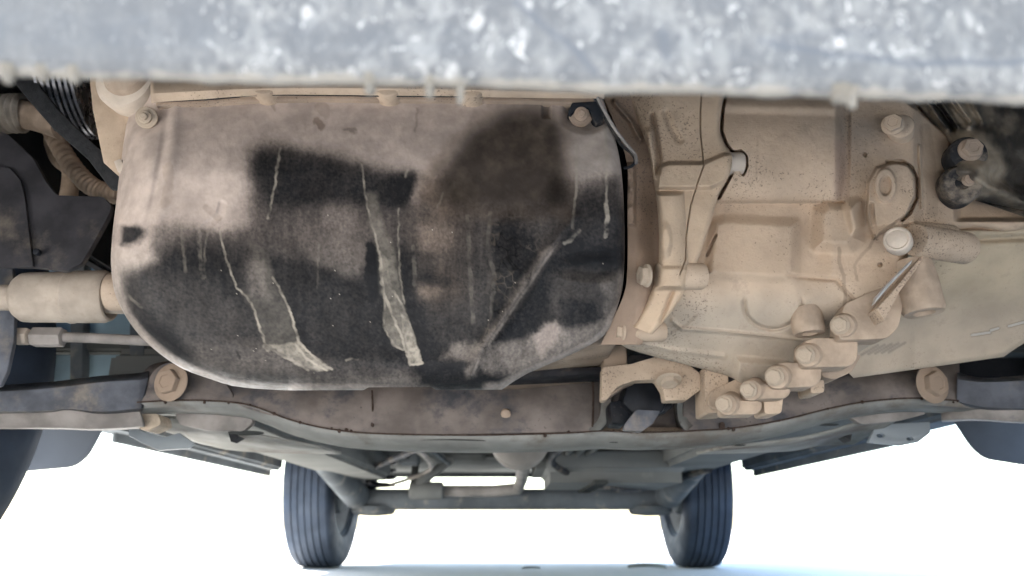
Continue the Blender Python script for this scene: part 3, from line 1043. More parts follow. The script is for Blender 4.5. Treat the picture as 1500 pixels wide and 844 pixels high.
h += 0.005 * mpoly(X, Y_, [(1040, 140), (1240, 140), (1240, 165), (1040, 160)], 8)
h -= 0.030 * mstroke(X, Y_, [(1066, 112), (1057, 160), (1055, 192), (1062, 212), (1072, 226), (1074, 240), (1069, 256), (1052, 288)], 3.2, 1.2)
h -= 0.030 * mstroke(X, Y_, [(1070, 224), (1085, 223), (1092, 230), (1093, 243), (1088, 254)], 2.2, 1.2)
h -= 0.007 * mstroke(X, Y_, [(1205, 296), (1236, 296)], 0.9, 1.4)
h -= 0.008 * mstroke(X, Y_, [(1049, 345), (1036, 374)], 0.8, 1.4)
h -= 0.006 * mblob(X, Y_, 1267, 227, 2.5, 2.5, 0.4) + 0.006 * mblob(X, Y_, 1289, 388, 3, 2.4, 0.4)
h += 0.0018 * (fbm(X, Y_, 70, 3, 100) - 0.5) + 0.0005 * (fbm(X, Y_, 9, 3, 101) - 0.5)
base2 = base + round_back(dE, 16, 0.012)
tan1 = np.array([0.45, 0.335, 0.236])
tan2 = np.array([0.535, 0.400, 0.283])
tang = np.array([0.40, 0.345, 0.275])
brn = np.array([0.33, 0.245, 0.175])
pink = np.array([0.40, 0.275, 0.21])
nb = fbm(X, Y_, 80, 5, 110)[..., None]
cg = tan1 * (1 - nb) + tan2 * nb
f = sstep(400, 470, Y_)[..., None]  # greyer belly: ground light from below put into the colour
cg = cg * (1 - 0.7 * f) + tang * 0.7 * f
f = (0.55 * (1 - sstep(120, 190, Y_)))[..., None]  # browner top: shade near the bumper put into the colour
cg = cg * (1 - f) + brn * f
f = (0.6 * mrect(X, Y_, 1222, 205, 1242, 290, 7))[..., None]
cg = cg * (1 - f) + pink * f
f = (0.6 * mblob(X, Y_, 1225, 190, 60, 26, 0.8) * fbm(X, Y_, 22, 4, 115))[..., None]
cg = cg * (1 - f) + np.array([0.22, 0.19, 0.16]) * f
f = (0.5 * mblob(X, Y_, 1290, 215, 40, 50, 0.8) * fbm(X, Y_, 22, 4, 116))[..., None]
cg = cg * (1 - f) + np.array([0.22, 0.19, 0.16]) * f
for ln, w, v in [([(1229, 364), (1229, 382), (1236, 405), (1238, 430), (1235, 455)], 1.8, 0.6), ([(1275, 362), (1264, 372), (1252, 388), (1256, 410)], 1.1, 0.45), ([(1240, 150), (1240, 172)], 5, 0.35),
                 ([(1280, 345), (1275, 360)], 1.2, 0.5), ([(960, 475), (1010, 480), (1080, 487), (1180, 500)], 0.8, 0.35), ([(1020, 462), (1000, 480), (985, 486)], 1.2, 0.4), ([(1110, 200), (1108, 260)], 0.6, 0.2),
                 ([(1355, 190), (1362, 240), (1366, 310)], 8, 0.3)]:
    mk = (v * mstroke(X + 5 * (fbm(X, Y_, 14, 3, 120) - 0.5), Y_, ln, w, 2.0))[..., None]
    cg = cg * (1 - mk) + brn * 0.72 * mk
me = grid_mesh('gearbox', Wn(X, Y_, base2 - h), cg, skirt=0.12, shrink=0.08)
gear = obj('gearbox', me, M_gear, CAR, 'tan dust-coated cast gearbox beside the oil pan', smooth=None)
me.polygons.foreach_set('use_smooth', [True] * len(me.polygons))

# bell housing, standing proud of the case with an open seam
BL = [(908, 112), (930, 170), (948, 215), (957, 262), (964, 320), (965, 372), (962, 405), (948, 440), (925, 478)]
BR = [(1066, 112), (1057, 160), (1055, 192), (1062, 212), (1072, 228), (1069, 255), (1052, 288), (1040, 330), (1012, 410), (985, 455), (955, 490)]
X, Y_, rim4 = span(BL, BR, 220, 420)
dR = seg_dist(X, Y_, smooth_line(BR, 60).tolist())
dL = seg_dist(X, Y_, smooth_line(BL, 60).tolist())
base = 0.560 + 0.022 * sstep(300, 480, Y_) + round_back(dR, 8, 0.006) + round_back(dL, 9, 0.010) + 0.016 * (1 - sstep(906, 975, X)) * (1 - sstep(150, 260, Y_))
h = np.zeros(X.shape)
h += 0.008 * mpoly(X, Y_, [(966, 244), (980, 239), (1030, 239), (1060, 226), (1075, 226), (1070, 262), (1040, 276), (962, 276)], 4)
h -= 0.006 * np.exp(-(seg_dist(X, Y_, [(956, 170), (962, 205), (966, 235), (964, 252)]) / 3.5) ** 2)
h += 0.007 * np.exp(-(seg_dist(X, Y_, [(950, 195), (952, 230), (957, 262)]) / 6.0) ** 2)
h -= 0.003 * np.exp(-(seg_dist(X, Y_, [(975, 165), (985, 190), (995, 205)]) / 5.0) ** 2)
bump_ = np.sqrt(np.clip(1 - ((X - (978 + (Y_ - 280) * 0.06)) / 24.0) ** 2, 0, 1)) * sstep(278, 288, Y_) * (1 - sstep(418, 426, Y_))
h += 0.012 * bump_
h += 0.004 * mblob(X, Y_, 975, 352, 8, 22, 0.4)
h -= 0.0045 * mstroke(X, Y_, [(1029, 112), (1026, 165), (1026, 195), (1031, 243), (1024, 262), (1012, 300), (1005, 345), (1004, 380), (996, 402)], 0.2, 1.0)
h += 0.004 * mpoly(X, Y_, [(962, 392), (1010, 392), (1000, 424), (958, 424)], 4)
h -= 0.004 * np.exp(-(seg_dist(X, Y_, [(985, 428), (968, 470)]) / 3.0) ** 2)
h += 0.0016 * (fbm(X, Y_, 60, 3, 200) - 0.5) + 0.0005 * (fbm(X, Y_, 9, 3, 201) - 0.5)
nb = fbm(X, Y_, 60, 5, 210)[..., None]
cg = np.array([0.45, 0.335, 0.232]) * (1 - nb) + np.array([0.52, 0.39, 0.27]) * nb
f = (0.5 * (1 - sstep(120, 175, Y_)))[..., None]  # housing top browned too, painted shade as on the case
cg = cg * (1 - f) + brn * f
f = (0.5 * np.exp(-(seg_dist(X, Y_, [(958, 175), (964, 215), (968, 248)]) / 6) ** 2) + 0.35 * np.exp(-(seg_dist(X, Y_, [(975, 240), (1030, 240)]) / 2.5) ** 2))[..., None]
cg = cg * (1 - f) + np.array([0.24, 0.17, 0.12]) * f
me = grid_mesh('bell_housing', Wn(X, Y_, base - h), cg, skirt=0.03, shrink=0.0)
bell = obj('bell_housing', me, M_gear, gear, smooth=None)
me.polygons.foreach_set('use_smooth', [True] * len(me.polygons))

sp = S(240, 0.57)
lathe('dowel_pin', rprof(17 * sp, -0.02, 0.0125, 0.002), W(1066, 240, 0.572), (1, 0.05, 0), M_pale, gear)
bolt(946, 404, 0.566, (-1, -0.25, -0.05), 13, gear, 'flange', M_bolt, 0.5)
lathe('bolt_boss', rprof(19 * sp, -0.04, 0.0, 0.003), W(962, 404, 0.570), (-1, -0.2, -0.05), M_tan, gear)
bolt(909, 485, 0.592, (-1, -0.2, -0.05), 12, gear, 'flange', M_tan, 0.2)
lathe('bolt_boss', rprof(15 * sp, -0.03, 0.0, 0.003), W(922, 486, 0.594), (-1, -0.2, -0.05), M_tan, gear)
# upper right bosses
lathe('bolt_boss', rprof(19 * sp, -0.03, 0.0, 0.003), W(1320, 184, 0.568), (-0.45, -1, -0.1), M_tan, gear)
bolt(1308, 182, 0.560, (-0.55, -1, -0.1), 12, gear, 'flange', M_tan, 0.2)
lathe('bolt_boss', rprof(24 * sp, -0.062, 0.0, 0.004), W(1338, 351, 0.575), (-1, -0.42, -0.02), M_tan, gear)
lathe('bolt_boss', rprof(20 * sp, -0.045, 0.0, 0.004), W(1398, 350, 0.598), (1, 0.25, 0.0), M_tan, gear)
lathe('drain_plug', [(17.5 * sp, -0.014), (18.5 * sp, -0.012), (18.5 * sp, -0.002), (17 * sp, 0.0), (15 * sp, 0.0006), (13 * sp, -0.0004), (9 * sp, 0.0008), (0.0, 0.0012)], W(1314, 350, 0.556), (-0.62, -1, -0.05), M_pale, gear, label='pale round plug on the gearbox side')
# boss with an open hole facing down
for cx, cy, rr, hh, yy in ((1354, 459, 30, 50, 0.594), (1186, 489, 23, 24, 0.612)):
    s_ = S(cy, yy)
    lathe('drain_boss', [(rr * 0.45 * s_, -0.012), (rr * 0.5 * s_, 0.0), (rr * 0.9 * s_, 0.0), (rr * s_, -0.003), (rr * 1.0 * s_, -hh * s_), (rr * 0.9 * s_, -hh * s_ * 1.6)], W(cx, cy, yy), (0.06, -0.04, -1), M_lug, gear)
# broken bracket with a bright metal edge
pslab('bracket_edge', [(1281, 446), (1284, 435), (1300, 416), (1330, 386), (1337, 380), (1335, 386), (1304, 418), (1286, 439)], 0.576, 0.006, M_silver, gear, 0.0008, label='worn bright edge of a cast web')
pslab('web', [(1284, 452), (1310, 424), (1352, 372), (1362, 366), (1352, 382), (1318, 428), (1296, 470)], 0.578, 0.03, M_tan, gear, 0.002)
# joint flange: lugs stepping down to the left, each with its bolt
lugs = [([(1236, 446), (1270, 430), (1300, 418), (1328, 414), (1322, 452), (1316, 480), (1300, 496), (1228, 498)], 0.594, (1231, 476)),
        ([(1176, 500), (1194, 494), (1257, 496), (1257, 526), (1247, 537), (1176, 538)], 0.604, (1180, 520)),
        ([(1132, 535), (1148, 530), (1204, 532), (1204, 556), (1193, 567), (1132, 568)], 0.614, (1135, 552)),
        ([(1094, 564), (1108, 560), (1158, 566), (1158, 577), (1150, 584), (1094, 585)], 0.624, (1097, 571)),
        ([(1060, 587), (1074, 586), (1117, 588), (1116, 600), (1108, 607), (1060, 608)], 0.634, (1061, 592))]
for pl, yy, bc in lugs:
    pslab('flange_lug', pl, yy, 0.022, M_lug, gear, 0.004, round_=8, seg=4)
    k_ = 1.0 if yy < 0.615 else 0.9
    s_ = S(bc[1], yy) * k_
    lathe('bolt_boss', [(8 * s_, 0.0005), (16 * s_, 0.0), (17.5 * s_, -0.0015), (19 * s_, -0.016)], W(bc[0] + 3, bc[1] + 1, yy - 0.003), (-0.62, -1, -0.28), M_lug, gear)
    bolt(bc[0] - 1, bc[1], yy - 0.0045, (-0.66, -1, -0.28), 10.5 * k_, gear, 'flange', M_bolt, rnd.random(), name='bolt')
pslab('flange_body', [(1085, 552), (1150, 516), (1200, 490), (1250, 470), (1252, 500), (1200, 538), (1150, 562), (1100, 584), (1060, 600), (1040, 600), (1036, 575)], 0.668, 0.05, M_tan, gear, 0.006, round_=12)
pslab('flange_tab', [(1118, 576), (1149, 574), (1145, 606), (1120, 607)], 0.640, 0.03, M_tan, gear, 0.003, round_=6)
pslab('flange_tab', [(1186, 558), (1208, 556), (1208, 575), (1188, 577)], 0.635, 0.03, M_tan, gear, 0.003, round_=5)
pslab('flange_tab', [(1204, 522), (1262, 520), (1248, 545), (1222, 556), (1204, 552)], 0.640, 0.05, M_tan2, gear, 0.003, round_=5)
pslab('flange_tab', [(1032, 535), (1066, 540), (1070, 604), (1034, 606)], 0.672, 0.04, M_tan, gear, 0.003, round_=5)

# differential cover on the right: smooth pan running out of the frame
X, Y_, r5 = span([(1330, 322), (1270, 400), (1235, 470), (1235, 530), (1250, 554)], [(1620, 322), (1620, 400), (1620, 450), (1520, 492), (1470, 523)], 180, 140)
dB = seg_dist(X, Y_, [(1250, 554), (1300, 548), (1380, 537), (1470, 523), (1520, 492), (1620, 450)])
base = 0.630 + 0.11 * sstep(330, 560, Y_) + round_back(dB, 9, 0.008) - 0.0004 * np.clip(1340 - X, 0, 100)
base += 0.006 * np.exp(-(seg_dist(X, Y_, [(1400, 352), (1500, 348), (1620, 344)]) / 5.0) ** 2)
base += 0.002 * (fbm(X, Y_, 120, 3, 300) - 0.5)
nb = fbm(X, Y_, 90, 5, 301)[..., None]
cg = np.array([0.45, 0.36, 0.25]) * (1 - nb) + np.array([0.49, 0.40, 0.285]) * nb
f = sstep(400, 480, Y_)[..., None]
cg = cg * (1 - 0.85 * f) + np.array([0.46, 0.375, 0.29]) * 0.85 * f
for k in range(5):
    x0 = 1262 + k * 10
    mk = (0.5 * mstroke(X, Y_, [(x0, 520 - k), (x0 + 24, 506 - k)], 0.9, 1.6))[..., None]
    cg = cg * (1 - mk) + np.array([0.17, 0.15, 0.13]) * mk
for ln in ([(1424, 491), (1450, 487)], [(1452, 484), (1462, 481)], [(1478, 478), (1500, 472)]):
    mk = mstroke(X, Y_, ln, 2.4, 1)[..., None]
    cg = cg * (1 - 0.6 * mk) + np.array([0.12, 0.1, 0.08]) * 0.6 * mk
    mk = mstroke(X, Y_, ln, 1.3, 1)[..., None]
    cg = cg * (1 - mk) + np.array([0.50, 0.46, 0.40]) * mk
dc = obj('differential_cover', grid_mesh('differential_cover', Wn(X, Y_, base), cg, skirt=0.10, shrink=0.03), M_gear, CAR, 'smooth tan cover right of the gearbox flange', smooth=None)
dc.data.polygons.foreach_set('use_smooth', [True] * len(dc.data.polygons))

# black cast mount at the upper right
ML = [(1312, 108), (1332, 140), (1362, 178), (1392, 210), (1400, 232), (1392, 246), (1390, 262), (1402, 282), (1426, 293)]
MR = [(1620, 108), (1620, 150), (1620, 190), (1620, 220), (1620, 240), (1620, 260), (1620, 285), (1620, 310), (1540, 318)]
X, Y_, r6 = span(ML, MR, 240, 180)
Y_ = Y_ + np.clip(X - 1430, 0, 200) * 0.12 * sstep(240, 300, Y_)
dm = seg_dist(X, Y_, r6.tolist())
base = 0.602 + round_back(dm, 12, 0.014) + 0.02 * sstep(1420, 1520, X)
h = np.zeros(X.shape)
for off, hh, w_ in ((14, 0.010, 6.0), (34, 0.007, 4.0), (58, 0.013, 7.0), (84, 0.006, 5.0)):
    h += hh * np.exp(-(seg_dist(X, Y_, [(1318 + off, 108), (1376 + off * 0.75, 190 - off * 0.15)]) / w_) ** 2)
h -= 0.012 * np.exp(-(seg_dist(X, Y_, [(1340, 112), (1398, 188)]) / 4.0) ** 2) + 0.010 * np.exp(-(seg_dist(X, Y_, [(1366, 112), (1418, 180)]) / 4.0) ** 2)
h += 0.016 * mblob(X, Y_, 1425, 226, 44, 36, 0.5) + 0.012 * mblob(X, Y_, 1440, 262, 60, 26, 0.5)
h += 0.012 * np.exp(-(seg_dist(X, Y_, [(1430, 262), (1480, 288), (1560, 316)]) / 10.0) ** 2)
h -= 0.014 * mblob(X, Y_, 1500, 262, 40, 14, 0.6)
h += 0.014 * mblob(X, Y_, 1500, 190, 60, 50, 0.8)
h += 0.004 * (fbm(X, Y_, 22, 4, 500) - 0.5)
Dm = 0.13 + 0.30 * sstep(0.5, 0.7, fbm(X, Y_, 40, 4, 505))
wx_, wy_ = X + 10 * (fbm(X, Y_, 12, 4, 501) - 0.5), Y_ + 10 * (fbm(X, Y_, 12, 4, 502) - 0.5)
Dm = np.maximum(Dm, 0.75 * mpoly(wx_, wy_, [(1368, 108), (1380, 108), (1440, 172), (1420, 190), (1402, 180)], 5))
Dm = np.maximum(Dm, 0.75 * mpoly(wx_, wy_, [(1395, 190), (1440, 190), (1475, 240), (1460, 285), (1420, 292), (1430, 250), (1396, 240)], 8))
Dm = np.maximum(Dm, 0.5 * mpoly(wx_, wy_, [(1310, 108), (1326, 108), (1398, 206), (1388, 212)], 3))
Dm = np.clip(Dm + 0.30 * (fbm(X, Y_, 24, 5, 503) - 0.52) * 2 * (0.35 + Dm), 0.0, 1)[..., None]
cg = np.array([0.016, 0.017, 0.019]) * (1 - Dm) + np.array([0.42, 0.335, 0.24]) * Dm
mt = obj('engine_mount', grid_mesh('engine_mount', Wn(X, Y_, base - h), cg, skirt=0.05, shrink=0.02), M_mount, CAR, 'black cast mount arm with dusty bolt bosses', smooth=None)
mt.data.polygons.foreach_set('use_smooth', [True] * len(mt.data.polygons))
s_ = S(220, 0.58)
lathe('bolt_boss', rprof(27 * s_, -0.024, 0.0, 0.004), W(1420, 224, 0.580), (-0.2, -1, -0.12), M_castblack, mt)
bolt(1422, 219, 0.578, (-0.1, -1, -0.1), 13, mt, 'flange', M_tan2, 0.1)
lathe('bolt_boss', [(9 * s_, -0.004), (10 * s_, 0.0), (24 * s_, 0.0), (27.5 * s_, -0.002), (29 * s_, -0.006), (29 * s_, -0.024)], W(1410, 268, 0.582), (-0.25, -1, -0.15), M_castblack, mt)
bolt(1419, 264, 0.579, (-0.2, -1, -0.1), 7, mt, 'flange', M_tan2, 0.1)
# ================================================================== left side: drive, hoses, shield
tc_ = pslab('timing_cover', [(128, 96), (232, 96), (226, 140), (214, 160), (205, 172), (186, 180), (178, 240), (172, 250), (150, 238), (134, 160)], 0.566, 0.05, M_tan, CAR, 0.003, label='dusty timing cover left of the oil pan')
lathe('round_boss', rprof(46 * S(110, 0.55), 0, 0.03, 0.005), W(180, 113, 0.545), (0.1, 1, 0.05), M_pale, tc_)
lathe('round_boss', rprof(38 * S(110, 0.55), 0, 0.03, 0.012), W(176, 100, 0.536), (0.1, 1, 0.05), M_tan2, tc_)
pslab('cover_tab', [(166, 236), (176, 232), (182, 240), (180, 250), (172, 252)], 0.556, 0.02, M_pale, tc_, 0.001)
prof = []
R0 = 0.070
for k in range(6):
    z = k * 0.0048
    prof += [(R0, z), (R0, z + 0.0024), (R0 - 0.004, z + 0.0030), (R0 - 0.004, z + 0.0042)]
lathe('crank_pulley', [(0.0, 0), (R0 - 0.02, 0)] + prof + [(R0, 0.0288), (R0, 0.031), (0.0, 0.031)], W(88, 96, 0.640), (1, 0.16, 0.10), M_pulley, CAR, 64, label='black ribbed crank pulley')
pslab('drive_belt', [(2, 98), (38, 98), (48, 113), (83, 158), (122, 197), (178, 246), (178, 276), (160, 275), (128, 233), (77, 188), (38, 143)], 0.592, 0.008, M_belt, CAR, 0.002, label='black fabric drive belt crossing behind the pan')
# convoluted hose at the left edge
cvh = ptube('convoluted_hose', [(-60, 172, 0.66), (-10, 168, 0.655), (26, 166, 0.65), (36, 166, 0.65)], 26, M_convol, CAR, 24, 110, 9, 0.12, 'grey convoluted hose at the left edge', 60)
ptube('hose_cuff', [(26, 166, 0.652), (56, 172, 0.648), (92, 184, 0.645)], 21, M_hose, cvh, 18, 14)
ptube('corrugated_hose', [(72, 176, 0.69), (80, 200, 0.68), (103, 240, 0.67), (130, 270, 0.66), (158, 283, 0.66), (195, 288, 0.66)], 13, M_hose, CAR, 16, 150, 26, 0.07, 'brown corrugated hose behind the drive belt', 60)
ptube('coolant_hose', [(66, 180, 0.74), (76, 205, 0.73), (86, 232, 0.73), (104, 252, 0.73), (98, 300, 0.73)], 12, M_hose, CAR, 14, 30, label='dusty brown hose bending down behind the shield')
sh = pslab('splash_shield', [(-80, 186), (4, 193), (14, 199), (48, 231), (67, 266), (83, 286), (151, 288), (163, 301), (161, 311), (140, 350), (119, 386), (96, 397), (48, 391), (-80, 387)], 0.600, 0.006, M_shield, CAR, 0.0018, label='dark grey splash shield at the left', round_=5)
pslab('shield_panel', [(-80, 236), (14, 246), (30, 264), (36, 290), (48, 390), (10, 392), (-80, 390)], 0.5965, 0.003, M_shield, sh, 0.0008, round_=3)
lathe('push_pin', rprof(5 * S(368, 0.59), 0, 0.005, 0.001), W(52, 368, 0.592), (0, 1, 0), M_blackclean, sh, 14)
# drive shaft and its joint
s_ = S(435, 0.665)
ds = lathe('drive_shaft', [(0.0, -0.12), (19 * s_, -0.12), (19 * s_, 0.0), (30 * s_, 0.003), (36 * s_, 0.008), (37 * s_, 0.014), (38 * s_, 0.048), (39.5 * s_, 0.049), (39.5 * s_, 0.051), (38.5 * s_, 0.052), (39 * s_, 0.078),
                           (36 * s_, 0.083), (33 * s_, 0.084), (28 * s_, 0.080), (26 * s_, 0.079), (26 * s_, 0.13), (0, 0.13)], W(22, 436, 0.665), (1, 0.06, 0.03), M_joint, CAR, 48, 'dusty tan drive shaft joint left of the oil pan')
lathe('joint_collar', rprof(27 * s_, 0.0, 0.03, 0.003), W(158, 428, 0.655), (1, 0.06, 0.03), M_tan2, ds)
tr = ptube('steering_tie_rod', [(-60, 491, 0.74), (100, 494, 0.74), (230, 500, 0.74)], 7.5, M_armlow, CAR, 14, 12, label='thin steering rod with a hexagonal sleeve')
lathe('hex_sleeve', rprof(15 * S(495, 0.74), 0.0, 0.030, 0.002), W(48, 494, 0.738), (1, 0.02, 0), M_armlow, tr, 6)
lathe('lock_nut', rprof(13 * S(495, 0.74), 0.0, 0.014, 0.002), W(22, 493, 0.738), (1, 0.02, 0), M_pale, tr, 6)
# wheel-side background at the left
pslab('inner_fender', [(-140, 60), (330, 60), (330, 400), (300, 560), (-140, 560)], 1.02, 0.02, M_bluepanel, CAR, 0.004, label='blue grey inner fender behind the left hoses')
for x0, x1 in ((103, 124), (190, 214)):
    pslab('fender_rib', [(x0, 380), (x1, 380), (x1 - 4, 562), (x0 - 2, 562)], 0.99, 0.02, M_beam, CAR, 0.004)
pslab('dust_plate', [(-40, 390), (18, 392), (22, 440), (20, 500), (10, 545), (0, 566), (-40, 570)], 0.72, 0.006, M_arm, CAR, 0.002, label='grey brake dust plate at the left edge')

# ================================================================== subframe
sf_lip = [(200, 590), (262, 587), (330, 589), (372, 596), (430, 617), (490, 630), (560, 636), (700, 638), (830, 635), (880, 632), (940, 634), (1010, 632), (1080, 627), (1150, 615), (1215, 599), (1270, 589), (1340, 584), (1435, 590)]
YL = 0.80


def lipY(x):
    return 0.800 + 0.012 * math.sin((x - 200) / 1235 * pi)


sub = sheet('subframe', [[(x, y, lipY(x)) for x, y in sf_lip],
                         [(x, y + 7, lipY(x) + 0.004) for x, y in sf_lip],
                         [(x, y + 13 + 5 * math.sin((x - 200) / 1235 * pi), lipY(x) + 0.022) for x, y in sf_lip],
                         [(750 + (x - 750) * 0.985, y + 16 + 8 * math.sin((x - 200) / 1235 * pi), lipY(x) + 0.06) for x, y in sf_lip],
                         [(750 + (x - 750) * 0.94, y + 14 + 10 * math.sin((x - 200) / 1235 * pi), lipY(x) + 0.12) for x, y in sf_lip]],
            M_flange, CAR, 0.003, 'grey stamped front subframe under the engine', nx=140)
# front faces above the lip
sheet('front_panel', [[(205, 556, 0.815), (222, 536, 0.82), (262, 530, 0.83), (330, 530, 0.84), (560, 528, 0.845), (880, 528, 0.845)],
                      [(204, 575, 0.806), (262, 562, 0.81), (330, 566, 0.815), (430, 580, 0.822), (560, 586, 0.830), (880, 584, 0.83)],
                      [(202, 590, lipY(202)), (262, 587, lipY(262)), (330, 589, lipY(330)), (430, 617, lipY(430)), (560, 636, lipY(560)), (880, 632, lipY(880))]], M_steel, sub, 0.003, nx=90)
sheet('front_panel', [[(1002, 528, 0.845), (1100, 528, 0.845), (1200, 530, 0.84), (1320, 532, 0.83), (1400, 520, 0.82), (1404, 520, 0.82)],
                      [(1000, 584, 0.83), (1080, 582, 0.828), (1180, 572, 0.82), (1270, 560, 0.815), (1360, 560, 0.81), (1405, 556, 0.81)],
                      [(1000, 632, lipY(1000)), (1080, 627, lipY(1080)), (1180, 608, lipY(1180)), (1270, 589, lipY(1270)), (1340, 584, lipY(1340)), (1408, 588, lipY(1408))]], M_steel, sub, 0.003, nx=80)
ptube('seam_shade', [(x, y - 0.5, lipY(x) - 0.003) for x, y in sf_lip], 1.1, M_rust_gap, sub, 6, 160)  # dark tube standing in for the shaded gap along the lip
for x0, y0, y1 in ((545, 572, 632), (868, 548, 626)):
    ptube('seam_shade', [(x0, y0, 0.826), (x0 + 1, (y0 + y1) / 2, 0.822), (x0, y1, 0.812)], 1.6, M_rust_gap, sub, 6, 12)  # dark tubes standing in for the grooves at the recess edges
lathe('weld_blob', [(0.0, -0.002), (0.003, -0.0015), (0.005, 0.0), (0.006, 0.006)], W(741, 607, 0.818), (0, 1, 0.2), M_tan2, sub, 16)
for k in range(26):
    i_ = rnd.uniform(0, len(sf_lip) - 1.001)
    a_, b_ = sf_lip[int(i_)], sf_lip[int(i_) + 1]
    f_ = i_ - int(i_)
    xx_, yy_ = a_[0] + (b_[0] - a_[0]) * f_, a_[1] + (b_[1] - a_[1]) * f_
    lathe('rust_scab', [(0.0, -0.0012), (0.0008, -0.001), (rnd.uniform(0.001, 0.0026), 0.001)], W(xx_, yy_ + rnd.uniform(-2, 2.5), lipY(xx_) - 0.0015), (0.1, 1, 0.3), M_rust_gap, sub, 7)
# turned-in edges of the mount bay
sheet('bay_edge', [[(880, 545, 0.835), (881, 590, 0.825), (876, 616, 0.815), (855, 636, 0.812)], [(892, 545, 0.832), (893, 592, 0.822), (888, 618, 0.812), (868, 638, 0.810)], [(894, 545, 0.87), (896, 594, 0.87), (892, 622, 0.86), (876, 640, 0.85)]], M_flange, sub, 0.003, nx=24)
sheet('bay_edge', [[(1004, 560, 0.835), (1003, 600, 0.825), (1008, 618, 0.815), (1024, 632, 0.812)], [(994, 560, 0.832), (993, 600, 0.822), (998, 622, 0.812), (1012, 635, 0.810)], [(990, 560, 0.87), (989, 600, 0.87), (994, 625, 0.86), (1004, 638, 0.85)]], M_flange, sub, 0.003, nx=24)
pslab('bay_panel', [(870, 520), (1010, 520), (1012, 638), (870, 638)], 0.865, 0.006, M_steel, sub, 0.001)
pslab('bay_floor', [(884, 626, 0.83), (1004, 626, 0.83), (1004, 636, 0.815), (884, 636, 0.815)], 0.83, 0.004, M_tan2, sub, 0.001)
for bx_, by_ in ((250, 560), (1366, 563)):
    bolt(bx_, by_, 0.790, (-0.25 if bx_ < 700 else 0.25, -1, -0.05), 16.5, sub, 'washer', M_rust, 0.2 if bx_ < 700 else 0.5, name='mount_bolt')
pslab('bolt_tab', [(212, 578), (220, 548), (238, 532), (262, 530), (292, 540), (330, 560), (345, 584), (262, 583)], 0.806, 0.004, M_steel, sub, 0.0012, round_=10)
# creases, dents and slots of the flange, the slots' shade laid on as dark discs
def flangeY(x, y):
    ly = np.interp(x, [p[0] for p in sf_lip], [p[1] for p in sf_lip])
    s_ = math.sin((x - 200) / 1235 * pi)
    return lipY(x) + float(np.interp(y - ly, [0, 7, 13 + 5 * s_, 16 + 8 * s_], [0, 0.004, 0.022, 0.06])) - 0.0035


for cx, cy, w_, h_ in ((360, 634, 26, 3.2), (455, 641, 14, 2), (525, 647, 10, 1.5), (660, 646, 52, 2.4), (938, 648, 46, 1.6), (1062, 647, 15, 1.8), (1140, 632, 12, 1.6), (1085, 652, 8, 1.2), (1130, 600, 2.4, 5), (1058, 624, 4, 6), (545, 622, 2, 3), (1215, 622, 14, 1.5)):
    ell = [(cx + w_ * cos(t), cy + h_ * sin(t)) for t in np.linspace(0, 2 * pi, 20, endpoint=False)]
    ell = [(a_, b_, flangeY(a_, b_)) for a_, b_ in ell]
    pslab('slot_shade', ell, 0.8, 0.004, M_rust_gap if w_ < 8 else M_darkfloor, sub, 0)  # raised dark disc standing in for the shade of a hole
# rear lower part of the subframe wings (lit pressings and dusty webs)
pslab('wing_web', [(255, 602), (300, 600), (360, 604), (372, 618), (356, 632), (300, 630), (262, 622)], 0.86, 0.01, M_armlow, sub, 0.003, round_=6)
pslab('wing_web', [(1235, 604), (1262, 596), (1352, 596), (1358, 606), (1320, 616), (1262, 622)], 0.86, 0.01, M_armlow, sub, 0.003, round_=6)
pslab('bushing_ear', [(202, 606), (232, 606), (236, 622), (214, 632), (203, 628)], 0.83, 0.03, M_bolt, sub, 0.003, round_=5)
sheet('wing', [[(190, 612, 0.90), (260, 612, 0.88), (330, 628, 0.87), (470, 655, 0.88)], [(270, 640, 0.97), (300, 650, 0.98), (360, 660, 1.0), (500, 664, 1.02)]], M_flange, sub, 0.003, nx=40)
sheet('wing', [[(1330, 606, 0.90), (1270, 616, 0.88), (1180, 640, 0.87), (1060, 655, 0.88)], [(1250, 650, 0.97), (1200, 652, 0.98), (1150, 660, 1.0), (1020, 664, 1.02)]], M_flange, sub, 0.003, nx=40)
tri = [(334, 632), (350, 640), (338, 647)]
pslab('slot_shade', tri, 0.868, 0.02, M_dark, sub, 0)  # dark slab in place of the triangular hole's shade
pslab('slot_shade', [(1248, 636), (1238, 640), (1246, 646)], 0.868, 0.02, M_dark, sub, 0)
# rear arm brackets
pslab('arm_bracket', [(188, 622), (215, 634), (240, 640), (262, 634), (285, 650), (275, 657), (232, 660), (205, 648), (188, 638)], 0.93, 0.006, M_wplate, sub, 0.0015, label='pale folded bracket at the left end')
hole = lambda cx, cy, a, b_: [(cx + a * cos(t), cy + b_ * sin(t)) for t in np.linspace(0, 2 * pi, 14, endpoint=False)]
pslab('arm_bracket', [(1284, 622), (1362, 618), (1363, 634), (1345, 648), (1320, 653), (1272, 648)], 0.93, 0.006, M_wplate, sub, 0.0015, holes=[hole(1290, 638, 6, 3.2), hole(1333, 643, 5, 3)], label='pale bracket plate with two bolt holes')

# control arms
def arm(name, rows_top, rows_low, lab):
    a = sheet(name, rows_top, M_arm, CAR, 0.004, lab, nx=50)
    sheet('lower_flange', rows_low, M_armlow, a, 0.004, nx=50)
    return a


